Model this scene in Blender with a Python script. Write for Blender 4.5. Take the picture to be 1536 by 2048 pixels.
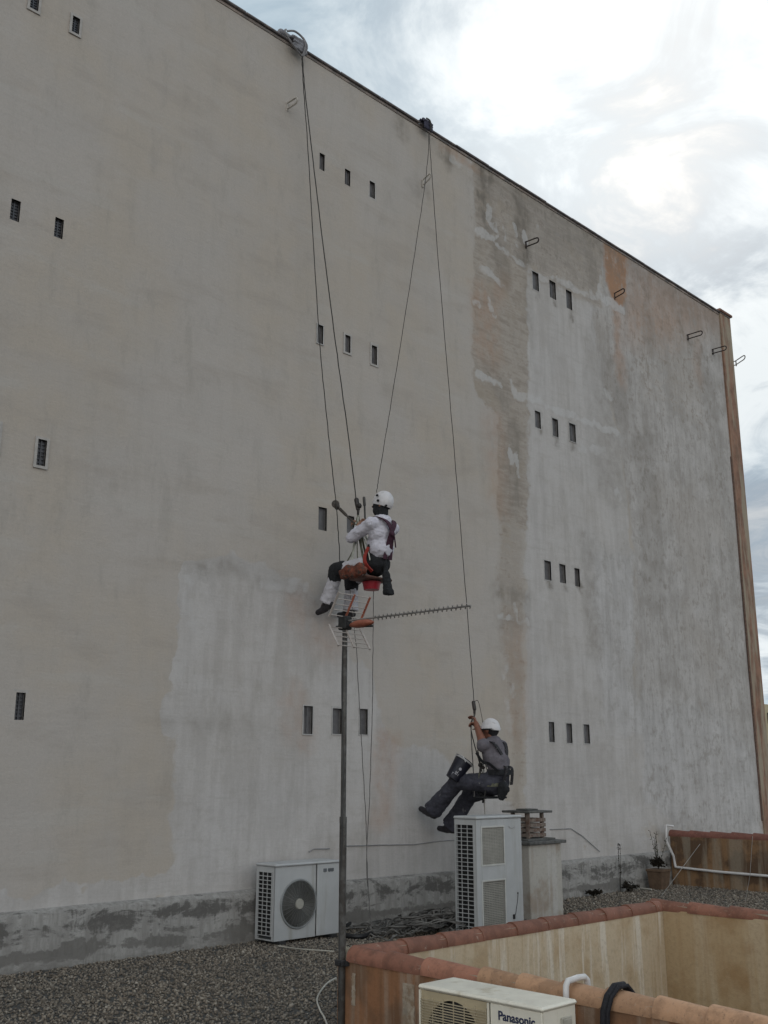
import bpy, math, random
import numpy as np
from mathutils import Vector, Matrix
random.seed(7); rng = np.random.default_rng(7)
S = bpy.context.scene
for o in list(bpy.data.objects): bpy.data.objects.remove(o)
COL = S.collection
# ------------------------------------------------------------------ camera
F_PX, PITCH, YAW, ROLL, EYE = 2059.0, 0.251385, 0.779717, 0.0016767, 1.7
fwd = Vector((math.cos(PITCH)*math.sin(YAW), math.cos(PITCH)*math.cos(YAW), math.sin(PITCH)))
r_ = fwd.cross(Vector((0, 0, 1))).normalized(); u_ = r_.cross(fwd)
c_, s_ = math.cos(ROLL), math.sin(ROLL)
RT = c_*r_ + s_*u_; UP = -s_*r_ + c_*u_
cam = bpy.data.cameras.new('camera'); camo = bpy.data.objects.new('camera', cam); COL.objects.link(camo)
M = Matrix((RT, UP, -fwd)).transposed().to_4x4(); M.translation = Vector((0, 0, EYE))
camo.matrix_world = M
cam.sensor_fit = 'VERTICAL'; cam.sensor_height = 36; cam.lens = 36*F_PX/2048
cam.clip_start = 0.05; cam.clip_end = 3000
S.camera = camo
EYEP = Vector((0, 0, EYE))
def on(ax, v, x, y):
    """photo pixel -> the point of the real surface (axis ax = v) it shows"""
    d = (x-768)*RT - (y-1024)*UP + F_PX*fwd
    return EYEP + d*((v-EYEP[ax])/d[ax])
# ------------------------------------------------------------------ view and world
S.view_settings.view_transform = 'Standard'; S.view_settings.look = 'None'
S.view_settings.exposure = 0.0; S.view_settings.gamma = 1.0
SUN_AZ = math.radians(61)      # from +Y towards +X
SUN_EL = math.radians(37)
sdir = Vector((math.sin(SUN_AZ)*math.cos(SUN_EL), math.cos(SUN_AZ)*math.cos(SUN_EL), math.sin(SUN_EL)))
W = bpy.data.worlds.new('World'); S.world = W; W.use_nodes = True
nt = W.node_tree; nt.nodes.clear()
class NT:
    def __init__(s, t): s.t = t
    def n(s, ty, **kw):
        nd = s.t.nodes.new(ty)
        for k, v in kw.items():
            if k.startswith('i_'):
                nm = k[2:].replace('_', ' ')
                nd.inputs[nm].default_value = v
            else: setattr(nd, k, v)
        return nd
    def l(s, a, b): s.t.links.new(a, b)
    def put(s, sock, v):
        if hasattr(v, 'is_linked') or isinstance(v, bpy.types.NodeSocket): s.l(v, sock)
        elif isinstance(v, (tuple, list)) and len(v) == 3 and sock.type == 'RGBA': sock.default_value = (*v, 1)
        else: sock.default_value = v
    def math(s, op, a, b=None, c=None, clamp=False):
        nd = s.n('ShaderNodeMath', operation=op); nd.use_clamp = clamp
        s.put(nd.inputs[0], a)
        if b is not None: s.put(nd.inputs[1], b)
        if c is not None: s.put(nd.inputs[2], c)
        return nd.outputs[0]
    def mix(s, f, a, b, bt='MIX'):
        nd = s.n('ShaderNodeMix', data_type='RGBA', blend_type=bt)
        s.put(nd.inputs[0], f); s.put(nd.inputs[6], a); s.put(nd.inputs[7], b)
        return nd.outputs[2]
    def noise(s, vec, scale, detail=4, rough=.55, dist=0.0, out='Fac'):
        nd = s.n('ShaderNodeTexNoise'); nd.inputs['Scale'].default_value = scale
        nd.inputs['Detail'].default_value = detail; nd.inputs['Roughness'].default_value = rough
        nd.inputs['Distortion'].default_value = dist
        if vec is not None: s.l(vec, nd.inputs['Vector'])
        return nd.outputs[out]
    def smap(s, v, a, b, c=0.0, d=1.0):
        nd = s.n('ShaderNodeMapRange', interpolation_type='SMOOTHSTEP')
        s.put(nd.inputs[0], v)
        for i, q in enumerate((a, b, c, d)): nd.inputs[i+1].default_value = q
        return nd.outputs[0]
    def mapping(s, vec, scale=(1, 1, 1), loc=(0, 0, 0), rot=(0, 0, 0)):
        nd = s.n('ShaderNodeMapping'); s.l(vec, nd.inputs[0])
        nd.inputs['Scale'].default_value = scale; nd.inputs['Location'].default_value = loc; nd.inputs['Rotation'].default_value = rot
        return nd.outputs[0]
w = NT(nt)
sky = w.n('ShaderNodeTexSky', sky_type='NISHITA'); sky.sun_disc = False
sky.sun_elevation = SUN_EL; sky.sun_rotation = SUN_AZ; sky.air_density = 1.2; sky.dust_density = 3.0
skyc = w.mix(1.0, sky.outputs[0], (0.10, 0.10, 0.10), 'MULTIPLY')
tc = w.n('ShaderNodeTexCoord')
sep = w.n('ShaderNodeSeparateXYZ'); w.l(tc.outputs['Generated'], sep.inputs[0])
zz = w.math('ADD', w.math('MAXIMUM', sep.outputs[2], 0.0), 0.22)
cx = w.math('DIVIDE', sep.outputs[0], zz); cy = w.math('DIVIDE', sep.outputs[1], zz)
cmb = w.n('ShaderNodeCombineXYZ'); w.l(cx, cmb.inputs[0]); w.l(cy, cmb.inputs[1])
cv = w.mapping(cmb.outputs[0], loc=(3.4, 1.7, 0.3), scale=(1, 1, 1))
n1 = w.noise(cv, 1.25, 9, .56, .35)
n2 = w.noise(w.mapping(cmb.outputs[0], loc=(9.1, 4.0, 2.0)), 4.2, 9, .62, .8)
n3 = w.noise(w.mapping(cmb.outputs[0], loc=(1.3, 7.2, 4.0)), .7, 3, .5)
dv = w.n('ShaderNodeVectorMath', operation='DOT_PRODUCT'); w.l(tc.outputs['Generated'], dv.inputs[0]); dv.inputs[1].default_value = sdir
glow = w.math('POWER', w.math('MAXIMUM', dv.outputs['Value'], 0.0), 36.0)
dens = w.math('ADD', w.math('MULTIPLY', n1, .60), w.math('MULTIPLY', n2, .40))
shade = w.smap(dens, .43, .575)
ccol = w.mix(shade, (.30, .38, .465), (.87, .92, .94))
ccol = w.mix(w.smap(n3, .46, .58, 0, .60), ccol, (.47, .61, .71))
gl = w.mix(1.0, (1.0, 1.0, .98), glow, 'MULTIPLY')
ccol = w.mix(w.math('MULTIPLY', w.smap(glow, .14, .88), w.math('ADD', .45, w.math('MULTIPLY', shade, .55))), ccol, (1.27, 1.29, 1.28))
cover = w.smap(w.math('ADD', dens, w.math('MULTIPLY', n3, .25)), .40, .62, .75, 1.0)
fin = w.mix(cover, skyc, ccol)
SKYBACK = w.smap(dv.outputs['Value'], -.1, .72, 1.86, .98)
fin = w.mix(w.smap(dv.outputs['Value'], -.1, .72), w.mix(1.0, fin, (1.06, .925, .84), 'MULTIPLY'), fin)
bg = w.n('ShaderNodeBackground'); w.l(fin, bg.inputs[0]); w.l(SKYBACK, bg.inputs[1])
wo = w.n('ShaderNodeOutputWorld'); w.l(bg.outputs[0], wo.inputs[0])
sl = bpy.data.lights.new('sun', 'SUN'); sl.energy = 1.0; sl.angle = math.radians(14); sl.color = (1, .95, .87)
so = bpy.data.objects.new('sun', sl); COL.objects.link(so)
so.rotation_euler = (-sdir).to_track_quat('-Z', 'Y').to_euler(); so.location = (30, 20, 40)
# ------------------------------------------------------------------ helpers
class MB:
    def __init__(s): s.v = []; s.f = []
    def add(s, vs, fs):
        b = len(s.v); s.v += [tuple(q) for q in vs]; s.f += [tuple(b+i for i in f) for f in fs]; return s
    def box(s, x0, x1, y0, y1, z0, z1, bev=0.0):
        if bev <= 0:
            vs = [(x, y, z) for z in (z0, z1) for y in (y0, y1) for x in (x0, x1)]
            return s.add(vs, [(0, 2, 3, 1), (4, 5, 7, 6), (0, 1, 5, 4), (2, 6, 7, 3), (0, 4, 6, 2), (1, 3, 7, 5)])
        b = min(bev, (x1-x0)*.49, (y1-y0)*.49, (z1-z0)*.49)
        vs = []; idx = {}
        X = (x0, x1); Y = (y0, y1); Z = (z0, z1)
        for i in (0, 1):
            for j in (0, 1):
                for k in (0, 1):
                    dx, dy, dz = (b, -b)[i], (b, -b)[j], (b, -b)[k]
                    idx[i, j, k, 0] = len(vs); vs.append((X[i], Y[j]+dy, Z[k]+dz))
                    idx[i, j, k, 1] = len(vs); vs.append((X[i]+dx, Y[j], Z[k]+dz))
                    idx[i, j, k, 2] = len(vs); vs.append((X[i]+dx, Y[j]+dy, Z[k]))
        I = lambda i, j, k, a: idx[i, j, k, a]
        fs = []
        fs += [(I(0,0,0,0), I(0,0,1,0), I(0,1,1,0), I(0,1,0,0)), (I(1,0,0,0), I(1,1,0,0), I(1,1,1,0), I(1,0,1,0))]
        fs += [(I(0,0,0,1), I(1,0,0,1), I(1,0,1,1), I(0,0,1,1)), (I(0,1,0,1), I(0,1,1,1), I(1,1,1,1), I(1,1,0,1))]
        fs += [(I(0,0,0,2), I(0,1,0,2), I(1,1,0,2), I(1,0,0,2)), (I(0,0,1,2), I(1,0,1,2), I(1,1,1,2), I(0,1,1,2))]
        for j in (0, 1):
            for k in (0, 1): fs.append((I(0,j,k,1), I(1,j,k,1), I(1,j,k,2), I(0,j,k,2)))
        for i in (0, 1):
            for k in (0, 1): fs.append((I(i,0,k,0), I(i,1,k,0), I(i,1,k,2), I(i,0,k,2)))
            for j in (0, 1): fs.append((I(i,j,0,0), I(i,j,1,0), I(i,j,1,1), I(i,j,0,1)))
        for i in (0, 1):
            for j in (0, 1):
                for k in (0, 1): fs.append((I(i,j,k,0), I(i,j,k,1), I(i,j,k,2)))
        return s.add(vs, fs)
    def tube(s, pts, r, n=8, cap=True):
        pts = [Vector(p) for p in pts]; m = len(pts)
        rr = r if isinstance(r, (list, tuple)) else [r]*m
        vs = []; up = None
        for i, p in enumerate(pts):
            t = (pts[min(i+1, m-1)] - pts[max(i-1, 0)])
            t = t.normalized() if t.length > 1e-9 else Vector((0, 0, 1))
            if up is None:
                up = Vector((0, 0, 1)) if abs(t.z) < .9 else Vector((1, 0, 0))
            a = (up - t*up.dot(t)).normalized(); up = a; b = t.cross(a)
            for k in range(n):
                g = 2*math.pi*k/n; vs.append(p + rr[i]*(math.cos(g)*a + math.sin(g)*b))
        fs = [(i*n+k, i*n+(k+1) % n, (i+1)*n+(k+1) % n, (i+1)*n+k) for i in range(m-1) for k in range(n)]
        if cap: fs += [tuple(range(n-1, -1, -1)), tuple((m-1)*n+k for k in range(n))]
        return s.add(vs, fs)
    def lathe(s, prof, n=24, c=(0, 0, 0), ax=None):
        vs = []
        R = ax.normalized().to_track_quat('Z', 'Y').to_matrix() if ax is not None else Matrix.Identity(3)
        for (r, z) in prof:
            for k in range(n):
                g = 2*math.pi*k/n
                vs.append(Vector(c) + R @ Vector((r*math.cos(g), r*math.sin(g), z)))
        m = len(prof)
        fs = [(i*n+k, i*n+(k+1) % n, (i+1)*n+(k+1) % n, (i+1)*n+k) for i in range(m-1) for k in range(n)]
        if prof[0][0] > 1e-6: fs.append(tuple(range(n-1, -1, -1)))
        if prof[-1][0] > 1e-6: fs.append(tuple((m-1)*n+k for k in range(n)))
        return s.add(vs, fs)
    def ell(s, c, r, n=14, rot=None):
        vs = []; c = Vector(c)
        for i in range(1, n):
            a = math.pi*i/n
            for k in range(n):
                g = 2*math.pi*k/n
                q = Vector((r[0]*math.sin(a)*math.cos(g), r[1]*math.sin(a)*math.sin(g), r[2]*math.cos(a)))
                if rot is not None: q = rot @ q
                vs.append(c+q)
        t = Vector((0, 0, r[2])); b = -t
        if rot is not None: t = rot @ t; b = rot @ b
        vs += [c+t, c+b]
        fs = [(i*n+k, (i+1)*n+k, (i+1)*n+(k+1) % n, i*n+(k+1) % n) for i in range(n-2) for k in range(n)]
        T = len(vs)-2
        fs += [(T, k, (k+1) % n) for k in range(n)] + [(T+1, (n-2)*n+(k+1) % n, (n-2)*n+k) for k in range(n)]
        return s.add(vs, fs)
    def cap(s, a, b, ra, rb, n=12):
        """tapered capsule"""
        a = Vector(a); b = Vector(b); d = b-a; L = max(d.length, 1e-6); z = d/L
        prof = []
        for i in range(5):
            g = math.pi/2*i/4; prof.append((max(ra*math.sin(g), 1e-4), -ra*math.cos(g)))
        for i in range(5):
            g = math.pi/2*i/4; prof.append((max(rb*math.cos(g), 1e-4), L + rb*math.sin(g)))
        return s.lathe(prof, n, a, z)
    def build(s, name, m, parent=None, smooth=False, loc=None):
        me = bpy.data.meshes.new(name); me.from_pydata(s.v, [], s.f); me.validate(); me.update()
        import bmesh
        b = bmesh.new(); b.from_mesh(me); bmesh.ops.recalc_face_normals(b, faces=b.faces); b.to_mesh(me); b.free()
        o = bpy.data.objects.new(name, me); COL.objects.link(o)
        if m: me.materials.append(m)
        if smooth:
            me.polygons.foreach_set('use_smooth', [True]*len(me.polygons))
            try: me.set_sharp_from_angle(angle=math.radians(40))
            except Exception: pass
        if parent is not None: setpar(o, parent)
        return o
def setpar(o, p):
    o.parent = p; o.matrix_parent_inverse = p.matrix_basis.inverted()
def thing(name, label, cat, loc=(0, 0, 0), group=None):
    o = bpy.data.objects.new(name, None); COL.objects.link(o); o.location = loc
    o.empty_display_size = .1; o['label'] = label; o['category'] = cat
    if group: o['group'] = group
    return o
def tag(o, label, cat, group=None):
    o['label'] = label; o['category'] = cat
    if group: o['group'] = group
    return o
def blob(mb, name, m, parent=None, voxel=.012, smooth=4, wrinkle=0.0, wsize=.06):
    me = bpy.data.meshes.new('t'); me.from_pydata(mb.v, [], mb.f)
    o = bpy.data.objects.new('t', me); COL.objects.link(o)
    md = o.modifiers.new('r', 'REMESH'); md.mode = 'VOXEL'; md.voxel_size = voxel
    sm = o.modifiers.new('s', 'SMOOTH'); sm.iterations = smooth; sm.factor = .5
    dg = bpy.context.evaluated_depsgraph_get(); dg.update()
    me2 = bpy.data.meshes.new_from_object(o.evaluated_get(dg)); me2.name = name
    bpy.data.objects.remove(o); bpy.data.meshes.remove(me)
    me2.polygons.foreach_set('use_smooth', [True]*len(me2.polygons))
    if wrinkle > 0:
        from mathutils import noise as mn
        me2.update()
        co = [v.co.copy() for v in me2.vertices]; no = [v.normal.copy() for v in me2.vertices]
        for v, c, q in zip(me2.vertices, co, no):
            v.co = c + q*wrinkle*(mn.fractal(Vector((c.x, c.y, c.z*1.5))/wsize, 1.0, 2.0, 3))
    me2.materials.clear(); me2.materials.append(m)
    r = bpy.data.objects.new(name, me2); COL.objects.link(r)
    if parent is not None: setpar(r, parent)
    return r
MATS = {}
def mat(name, col, rough=.7, var=.15, scale=8.0, bump=0.0, bscale=60.0, metal=0.0, col2=None, streak=0.0, thr=(.45, .6), spec=.4):
    """plain procedural surface: base colour, tonal noise, optional second colour in blotches or vertical streaks"""
    if name in MATS: return MATS[name]
    m = bpy.data.materials.new(name); m.use_nodes = True; t = NT(m.node_tree); m.node_tree.nodes.clear()
    g = t.n('ShaderNodeNewGeometry').outputs['Position']
    p = t.n('ShaderNodeBsdfPrincipled'); out = t.n('ShaderNodeOutputMaterial'); t.l(p.outputs[0], out.inputs[0])
    n1 = t.noise(g, scale, 5, .6)
    lo = tuple(c*(1-var) for c in col); hi = tuple(min(c*(1+var), 1) for c in col)
    c = t.mix(t.smap(n1, .3, .7), lo, hi)
    if col2:
        vec = t.mapping(g, scale=(1, 1, .12 if streak else 1), loc=(4, 2, 1))
        n2 = t.noise(vec, scale*(streak or 1.0), 6, .65)
        c = t.mix(t.smap(n2, *thr), c, col2)
    t.l(c, p.inputs['Base Color'])
    t.l(t.smap(t.noise(g, scale*3, 3), .3, .7, max(rough-.1, 0), min(rough+.1, 1)), p.inputs['Roughness'])
    p.inputs['Metallic'].default_value = metal; p.inputs['Specular IOR Level'].default_value = spec
    if bump:
        b = t.n('ShaderNodeBump'); b.inputs['Strength'].default_value = bump; b.inputs['Distance'].default_value = .01
        t.l(t.noise(g, bscale, 4, .6), b.inputs['Height']); t.l(b.outputs[0], p.inputs['Normal'])
    MATS[name] = m; return m
# ------------------------------------------------------------------ the tall facade
WY = 9.37; WX1 = 19.75; ZT = 11.275; ZL = 0.51
bld = thing('apartment_building', 'tall grey rendered apartment block with patchy side wall and tiny slit windows', 'building', (8, WY, 0))
wins_px = [(60.7, 78, -16, 20), (144, 159, 34, 67), (20, 39.6, 400, 443), (108, 126, 437, 477), (-17, -3, 846, 903), (74, 92, 879, 932), (30, 49, 1385, 1440),
 (638, 648.5, 308, 341), (689, 700, 340, 371), (739, 749.5, 364, 396), (635, 646, 650, 687), (690, 700.5, 671, 705), (743, 753.5, 692, 729),
 (636, 653, 1015, 1061), (693, 708, 1032, 1067), (750, 763, 1042, 1080), (607, 625, 1412, 1468), (665, 683, 1417, 1468), (719, 735, 1418, 1469),
 (1065, 1077, 545, 580), (1099, 1111, 563, 597), (1132, 1143, 582, 618), (1070, 1081, 823, 856), (1105, 1116, 838, 873), (1139, 1151, 848, 883),
 (1089, 1102, 1122, 1160), (1119, 1131, 1129, 1166), (1149, 1159, 1137, 1173), (1098, 1108.5, 1444, 1484), (1133, 1144, 1447, 1486), (1168, 1179, 1449, 1487)]
wins = []
for xl, xr, yt, yb in wins_px:
    ym = (yt+yb)/2; xm = (xl+xr)/2
    wins.append((on(1, WY, xl, ym).x, on(1, WY, xr, ym).x, on(1, WY, xm, yb).z, on(1, WY, xm, yt).z))
STEP = .034
def lines(a, b, extra, coarse=None):
    L = list(np.arange(a, b, STEP)) + [b]
    if coarse: L = coarse + L
    L = [x for x in L if all(abs(x-e) > STEP*.45 for e in extra)] + list(extra)
    return np.array(sorted(set(np.round(L, 5))))
gx = lines(2.6, 19.30, [q for w_ in wins for q in w_[:2]], [-6, -4, -2, -.5, .5, 1.2, 1.8, 2.2])
gz = lines(ZL-.02, ZT, [q for w_ in wins for q in w_[2:]])
GX, GZ = np.meshgrid(gx, gz)
P = np.stack([GX.ravel(), GZ.ravel()], 1)
def vnoise(P, sc, seed):
    r = np.random.default_rng(seed); T = r.random((256, 256)); q = P/sc; i = np.floor(q).astype(int); f = q-i; f = f*f*(3-2*f)
    g = lambda a, b_: T[(i[:, 0]+a) % 256, (i[:, 1]+b_) % 256]
    return (g(0, 0)*(1-f[:, 0])+g(1, 0)*f[:, 0])*(1-f[:, 1])+(g(0, 1)*(1-f[:, 0])+g(1, 1)*f[:, 0])*f[:, 1]-.5
P0 = P
P = P0+np.stack([.12*vnoise(P0, .30, 1)+.05*vnoise(P0, .10, 2)+.05*vnoise(P0, .05, 5), .12*vnoise(P0, .26, 3)+.06*vnoise(P0, .11, 4)+.05*vnoise(P0, .05, 6)], 1)
WM = .5+vnoise(P0, .16, 7)*.6+vnoise(P0, .07, 8)*.6
def wpt(q): a = on(1, WY, *q); return (a.x, a.z)
def dseg(P, a, b):
    a = np.array(a); b = np.array(b); d = b-a; L = max(d@d, 1e-9)
    t = np.clip(((P-a)@d)/L, 0, 1)
    return np.hypot(*(P-a-t[:, None]*d).T)
def stroke(pts, wd, soft=.06):
    pts = [wpt(q) for q in pts]; D = np.full(len(P), 9e9)
    for a, b in zip(pts[:-1], pts[1:]): D = np.minimum(D, dseg(P, a, b))
    return np.clip(1-(D-wd*(.55+.9*WM))/soft, 0, 1)*np.clip(.45+WM, 0, 1.1)
def poly(pts, soft=.15):
    pts = [wpt(q) for q in pts]; ins = np.zeros(len(P), bool); D = np.full(len(P), 9e9)
    for (x0, y0), (x1, y1) in zip(pts, pts[1:]+pts[:1]):
        D = np.minimum(D, dseg(P, (x0, y0), (x1, y1)))
        c = (y0 > P[:, 1]) != (y1 > P[:, 1])
        ins ^= c & (P[:, 0] < (x1-x0)*(P[:, 1]-y0)/((y1-y0) or 1e-9)+x0)
    return np.clip(.5+np.where(ins, D, -D)/(2*soft), 0, 1)
pale = np.zeros(len(P)); raw = pale.copy(); orange = pale.copy(); dark = pale.copy(); white = pale.copy(); rough_ = pale.copy()
def mx(A, B, k=1.0): np.maximum(A, B*k, out=A)
mx(pale, poly([(372, 1130), (470, 1108), (540, 1135), (600, 1165), (650, 1185), (705, 1205), (705, 1320), (745, 1340), (765, 1440), (790, 1490), (870, 1500), (960, 1560), (1020, 1600), (1120, 1690), (1320, 1702), (1320, 1730), (340, 1820), (345, 1450), (358, 1330), (372, 1210)], .10), .9)
mx(pale, stroke([(-60, 1830), (350, 1776), (1310, 1697)], .10, .12), 1.0)
mx(pale, stroke([(378, 1150), (368, 1310), (350, 1450)], .07, .1), 1.25)
mx(pale, poly([(1055, 550), (1180, 590), (1205, 760), (1245, 880), (1262, 1100), (1275, 1690), (1050, 1690), (1052, 1200), (1050, 800)], .12), 1.0)
mx(raw, poly([(945, 300), (950, 460), (945, 560), (942, 700), (952, 790), (990, 830), (996, 960), (994, 1040), (1052, 1060), (1056, 1000), (1056, 540), (1075, 360), (975, 290)], .07), 1.0)
mx(raw, poly([(992, 1000), (990, 1120), (1000, 1300), (1018, 1420), (1014, 1640), (1048, 1640), (1054, 1000)], .14), .62)
mx(raw, poly([(1050, 380), (1210, 470), (1205, 620), (1055, 560)], .10), .7)
mx(rough_, poly([(1000, 320), (1210, 440), (1460, 600), (1540, 1500), (1540, 1700), (1400, 1700), (1290, 1600), (1270, 1100), (1240, 860), (1200, 750), (1180, 600), (1055, 550), (975, 480), (950, 460), (945, 300)], .2), 1.0)
mx(rough_, poly([(1170, 1080), (1290, 1080), (1310, 1500), (1200, 1480)], .3), .6)
# lighter render on the lower right
mx(pale, poly([(1250, 1380), (1420, 1400), (1530, 1500), (1540, 1680), (1250, 1690)], .8), .85)
mx(orange, poly([(1206, 480), (1262, 508), (1250, 560), (1250, 610), (1222, 600), (1212, 560)], .06), 1.25)
mx(orange, stroke([(1230, 610), (1236, 700), (1244, 760)], .05, .2), .5)
mx(orange, poly([(1250, 510), (1440, 610), (1450, 650), (1330, 690), (1250, 680)], .35), .5)
mx(orange, stroke([(1300, 545), (1312, 660)], .1, .15), .5)
mx(orange, stroke([(965, 600), (975, 700)], .15, .3), .36)
mx(orange, stroke([(880, 290), (960, 340)], .02, .1), .42)
mx(orange, stroke([(1010, 560), (968, 640)], .05, .2), .3)
mx(orange, stroke([(1536, 1500), (1530, 1640)], .05, .2), .4)
mx(orange, stroke([(600, 1215), (660, 1290)], .08, .25), .28)
mx(orange, stroke([(775, 1490), (765, 1620)], .1, .2), .32)
mx(orange, stroke([(590, 1400), (600, 1470)], .1, .2), .25)
mx(orange, stroke([(990, 850), (1000, 1000)], .1, .3), .25)
mx(orange, stroke([(1030, 1250), (1035, 1450)], .1, .3), .2)
mx(orange, stroke([(1390, 640), (1400, 760)], .05, .2), .25)
for q, wd, k in [([(970, 340), (968, 400), (975, 450)], .09, 1.0), ([(1043, 395), (1048, 520)], .09, 1.0), ([(886, 303), (900, 322)], .06, .8), ([(803, 243), (806, 270)], .04, .5),
                 ([(1000, 500), (1010, 560)], .12, .5), ([(1030, 860), (1028, 990)], .12, .55), ([(985, 750), (1010, 800)], .1, .5), ([(1000, 1180), (1050, 1200)], .07, .5),
                 ([(1230, 500), (1140, 470), (1180, 520), (1185, 560)], .10, .5), ([(1150, 440), (1175, 470)], .05, .6), ([(1215, 760), (1225, 850)], .2, .35), ([(1215, 900), (1225, 990)], .2, .3),
                 ([(1055, 560), (1060, 640)], .02, .4), ([(430, 1128), (480, 1140), (520, 1152), (560, 1163), (600, 1180)], .015, .4), ([(620, 1195), (660, 1190)], .015, .35),
                 ([(820, 370), (850, 385)], .04, .35), ([(1290, 560), (1300, 690)], .06, .5), ([(1360, 600), (1366, 680)], .05, .5), ([(1175, 1080), (1190, 1300)], .12, .35), ([(385, 1140), (440, 1140)], .02, .5),
                 ([(340, 1440), (560, 1475)], .02, .25), ([(1000, 1240), (1050, 1235)], .04, .4), ([(1410, 720), (1450, 1000)], .2, .35), ([(1290, 900), (1310, 1200)], .3, .4)]:
    mx(dark, stroke(q, wd, .16), k)
for q, wd, k in [([(979, 405), (978, 430), (976, 445), (986, 458)], .03, 1.2), ([(992, 447), (993, 478)], .025, .8), ([(1009, 455), (1010, 485)], .02, .8), ([(1032, 447), (1034, 490)], .03, .9),
                 ([(1049, 465), (1050, 482)], .04, 1.2), ([(1075, 452), (1079, 500), (1080, 530)], .03, .6), ([(950, 460), (968, 466), (985, 480)], .04, .9), ([(996, 497), (1030, 520), (1060, 540)], .035, .8),
                 ([(1060, 545), (1100, 560), (1150, 575), (1200, 598), (1240, 612)], .05, .85), ([(1226, 610), (1248, 622)], .075, 1.3), ([(962, 535), (985, 545), (1000, 560), (1008, 570)], .04, .8),
                 ([(978, 600), (985, 630)], .05, .8), ([(950, 600), (956, 604)], .05, .7), ([(958, 750), (975, 762), (996, 772)], .045, 1.0), ([(1024, 765), (1030, 790), (1060, 795), (1100, 812), (1170, 840), (1235, 862)], .045, .9),
                 ([(1150, 890), (1190, 900), (1210, 900)], .05, .7), ([(1197, 555), (1200, 585)], .035, .9), ([(1120, 560), (1150, 545), (1160, 520)], .04, .5), ([(1215, 780), (1222, 800)], .05, .8), ([(1208, 820), (1240, 840), (1243, 900)], .05, .5),
                 ([(1022, 900), (1024, 925)], .04, .9), ([(1034, 915), (1036, 950)], .04, .9), ([(1232, 985), (1240, 1000)], .05, .7), ([(1030, 1215), (1031, 1228)], .06, .8), ([(995, 1232), (1052, 1240)], .03, .8),
                 ([(1010, 1320), (1008, 1345)], .06, .7), ([(1020, 1370), (1026, 1390)], .05, .7), ([(1012, 1400), (1012, 1450)], .06, .6), ([(535, 1160), (565, 1172), (605, 1172)], .07, .7), ([(375, 1165), (370, 1240)], .06, .6), ([(470, 1105), (520, 1115)], .05, .4),
                 ([(380, 1250), (360, 1330)], .10, .5), ([(1245, 870), (1250, 1000)], .05, .5), ([(1095, 375), (1130, 420), (1200, 480)], .05, .5), ([(905, 320), (945, 345)], .05, .6), ([(1150, 640), (1200, 680)], .04, .5),
                 ([(733, 1330), (725, 1400)], .06, .5), ([(738, 1470), (742, 1490)], .05, .5), ([(845, 1455), (870, 1500)], .05, .4), ([(1350, 840), (1460, 900)], .03, .4), ([(1130, 1350), (1260, 1345)], .04, .4)]:
    mx(white, stroke(q, wd, .06), k)
mx(dark, poly([(960, 320), (1210, 470), (1440, 625), (1440, 665), (1210, 540), (960, 360)], .25), .42)
mx(dark, poly([(1180, 700), (1250, 740), (1260, 1020), (1190, 980)], .3), .35)
mx(dark, poly([(1070, 400), (1170, 450), (1190, 540), (1080, 500)], .2), .38)
mx(raw, poly([(1250, 560), (1420, 650), (1430, 900), (1260, 820)], .5), .45)
for i_ in range(19, 28):
    w_ = wins_px[i_]; xc_ = (w_[0]+w_[1])/2
    mx(dark, stroke([(xc_+2, w_[3]), (xc_+4, w_[3]+random.uniform(8, 22))], .015, .07), .9); mx(dark, stroke([(w_[0], w_[2]-4), (w_[1], w_[2]+2)], .0, .06), .35)
for q, wd, k in [([(160, 30), (290, 85), (400, 140)], .05, .42), ([(180, 368), (240, 392)], .06, .45), ([(265, 372), (360, 425)], .05, .38), ([(20, 190), (60, 220)], .06, .35), ([(290, 180), (350, 215)], .05, .35),
                 ([(195, 390), (195, 460)], .08, .35), ([(255, 405), (258, 480)], .08, .35), ([(420, 300), (520, 340)], .05, .3), ([(150, 640), (330, 690)], .06, .3), ([(430, 760), (560, 800)], .05, .3), ([(100, 1010), (300, 1030)], .06, .3), ([(800, 560), (920, 610)], .05, .35), ([(800, 900), (930, 930)], .05, .3)]:
    mx(white, stroke(q, wd, .15), k)
P = P0
nv = len(P)
me = bpy.data.meshes.new('facade_wall')
co = np.zeros((nv, 3), np.float32); co[:, 0] = P[:, 0]; co[:, 1] = WY; co[:, 2] = P[:, 1]
co[:, 1] += (0.012*np.sin(P[:, 0]*.9+1)*np.sin(P[:, 1]*1.1))
nx_, nz_ = len(gx), len(gz)
ii, jj = np.meshgrid(np.arange(nx_-1), np.arange(nz_-1)); ii = ii.ravel(); jj = jj.ravel()
cxm = (gx[ii]+gx[ii+1])/2; czm = (gz[jj]+gz[jj+1])/2; keep = np.ones(len(ii), bool)
for a, b, c, d in wins: keep &= ~((cxm > a) & (cxm < b) & (czm > c) & (czm < d))
ii = ii[keep]; jj = jj[keep]
q = np.stack([jj*nx_+ii, jj*nx_+ii+1, (jj+1)*nx_+ii+1, (jj+1)*nx_+ii], 1).astype(np.int32)
me.vertices.add(nv); me.vertices.foreach_set('co', co.ravel())
me.loops.add(q.size); me.loops.foreach_set('vertex_index', q.ravel())
me.polygons.add(len(q)); me.polygons.foreach_set('loop_start', np.arange(0, q.size, 4, dtype=np.int32)); me.polygons.foreach_set('loop_total', np.full(len(q), 4, np.int32))
me.update(calc_edges=True); me.validate()
for nm, ch in (('coat', (pale, raw, orange)), ('marks', (dark, white, rough_))):
    at = me.attributes.new(nm, 'FLOAT_VECTOR', 'POINT'); at.data.foreach_set('vector', np.stack(ch, 1).astype(np.float32).ravel())
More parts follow.
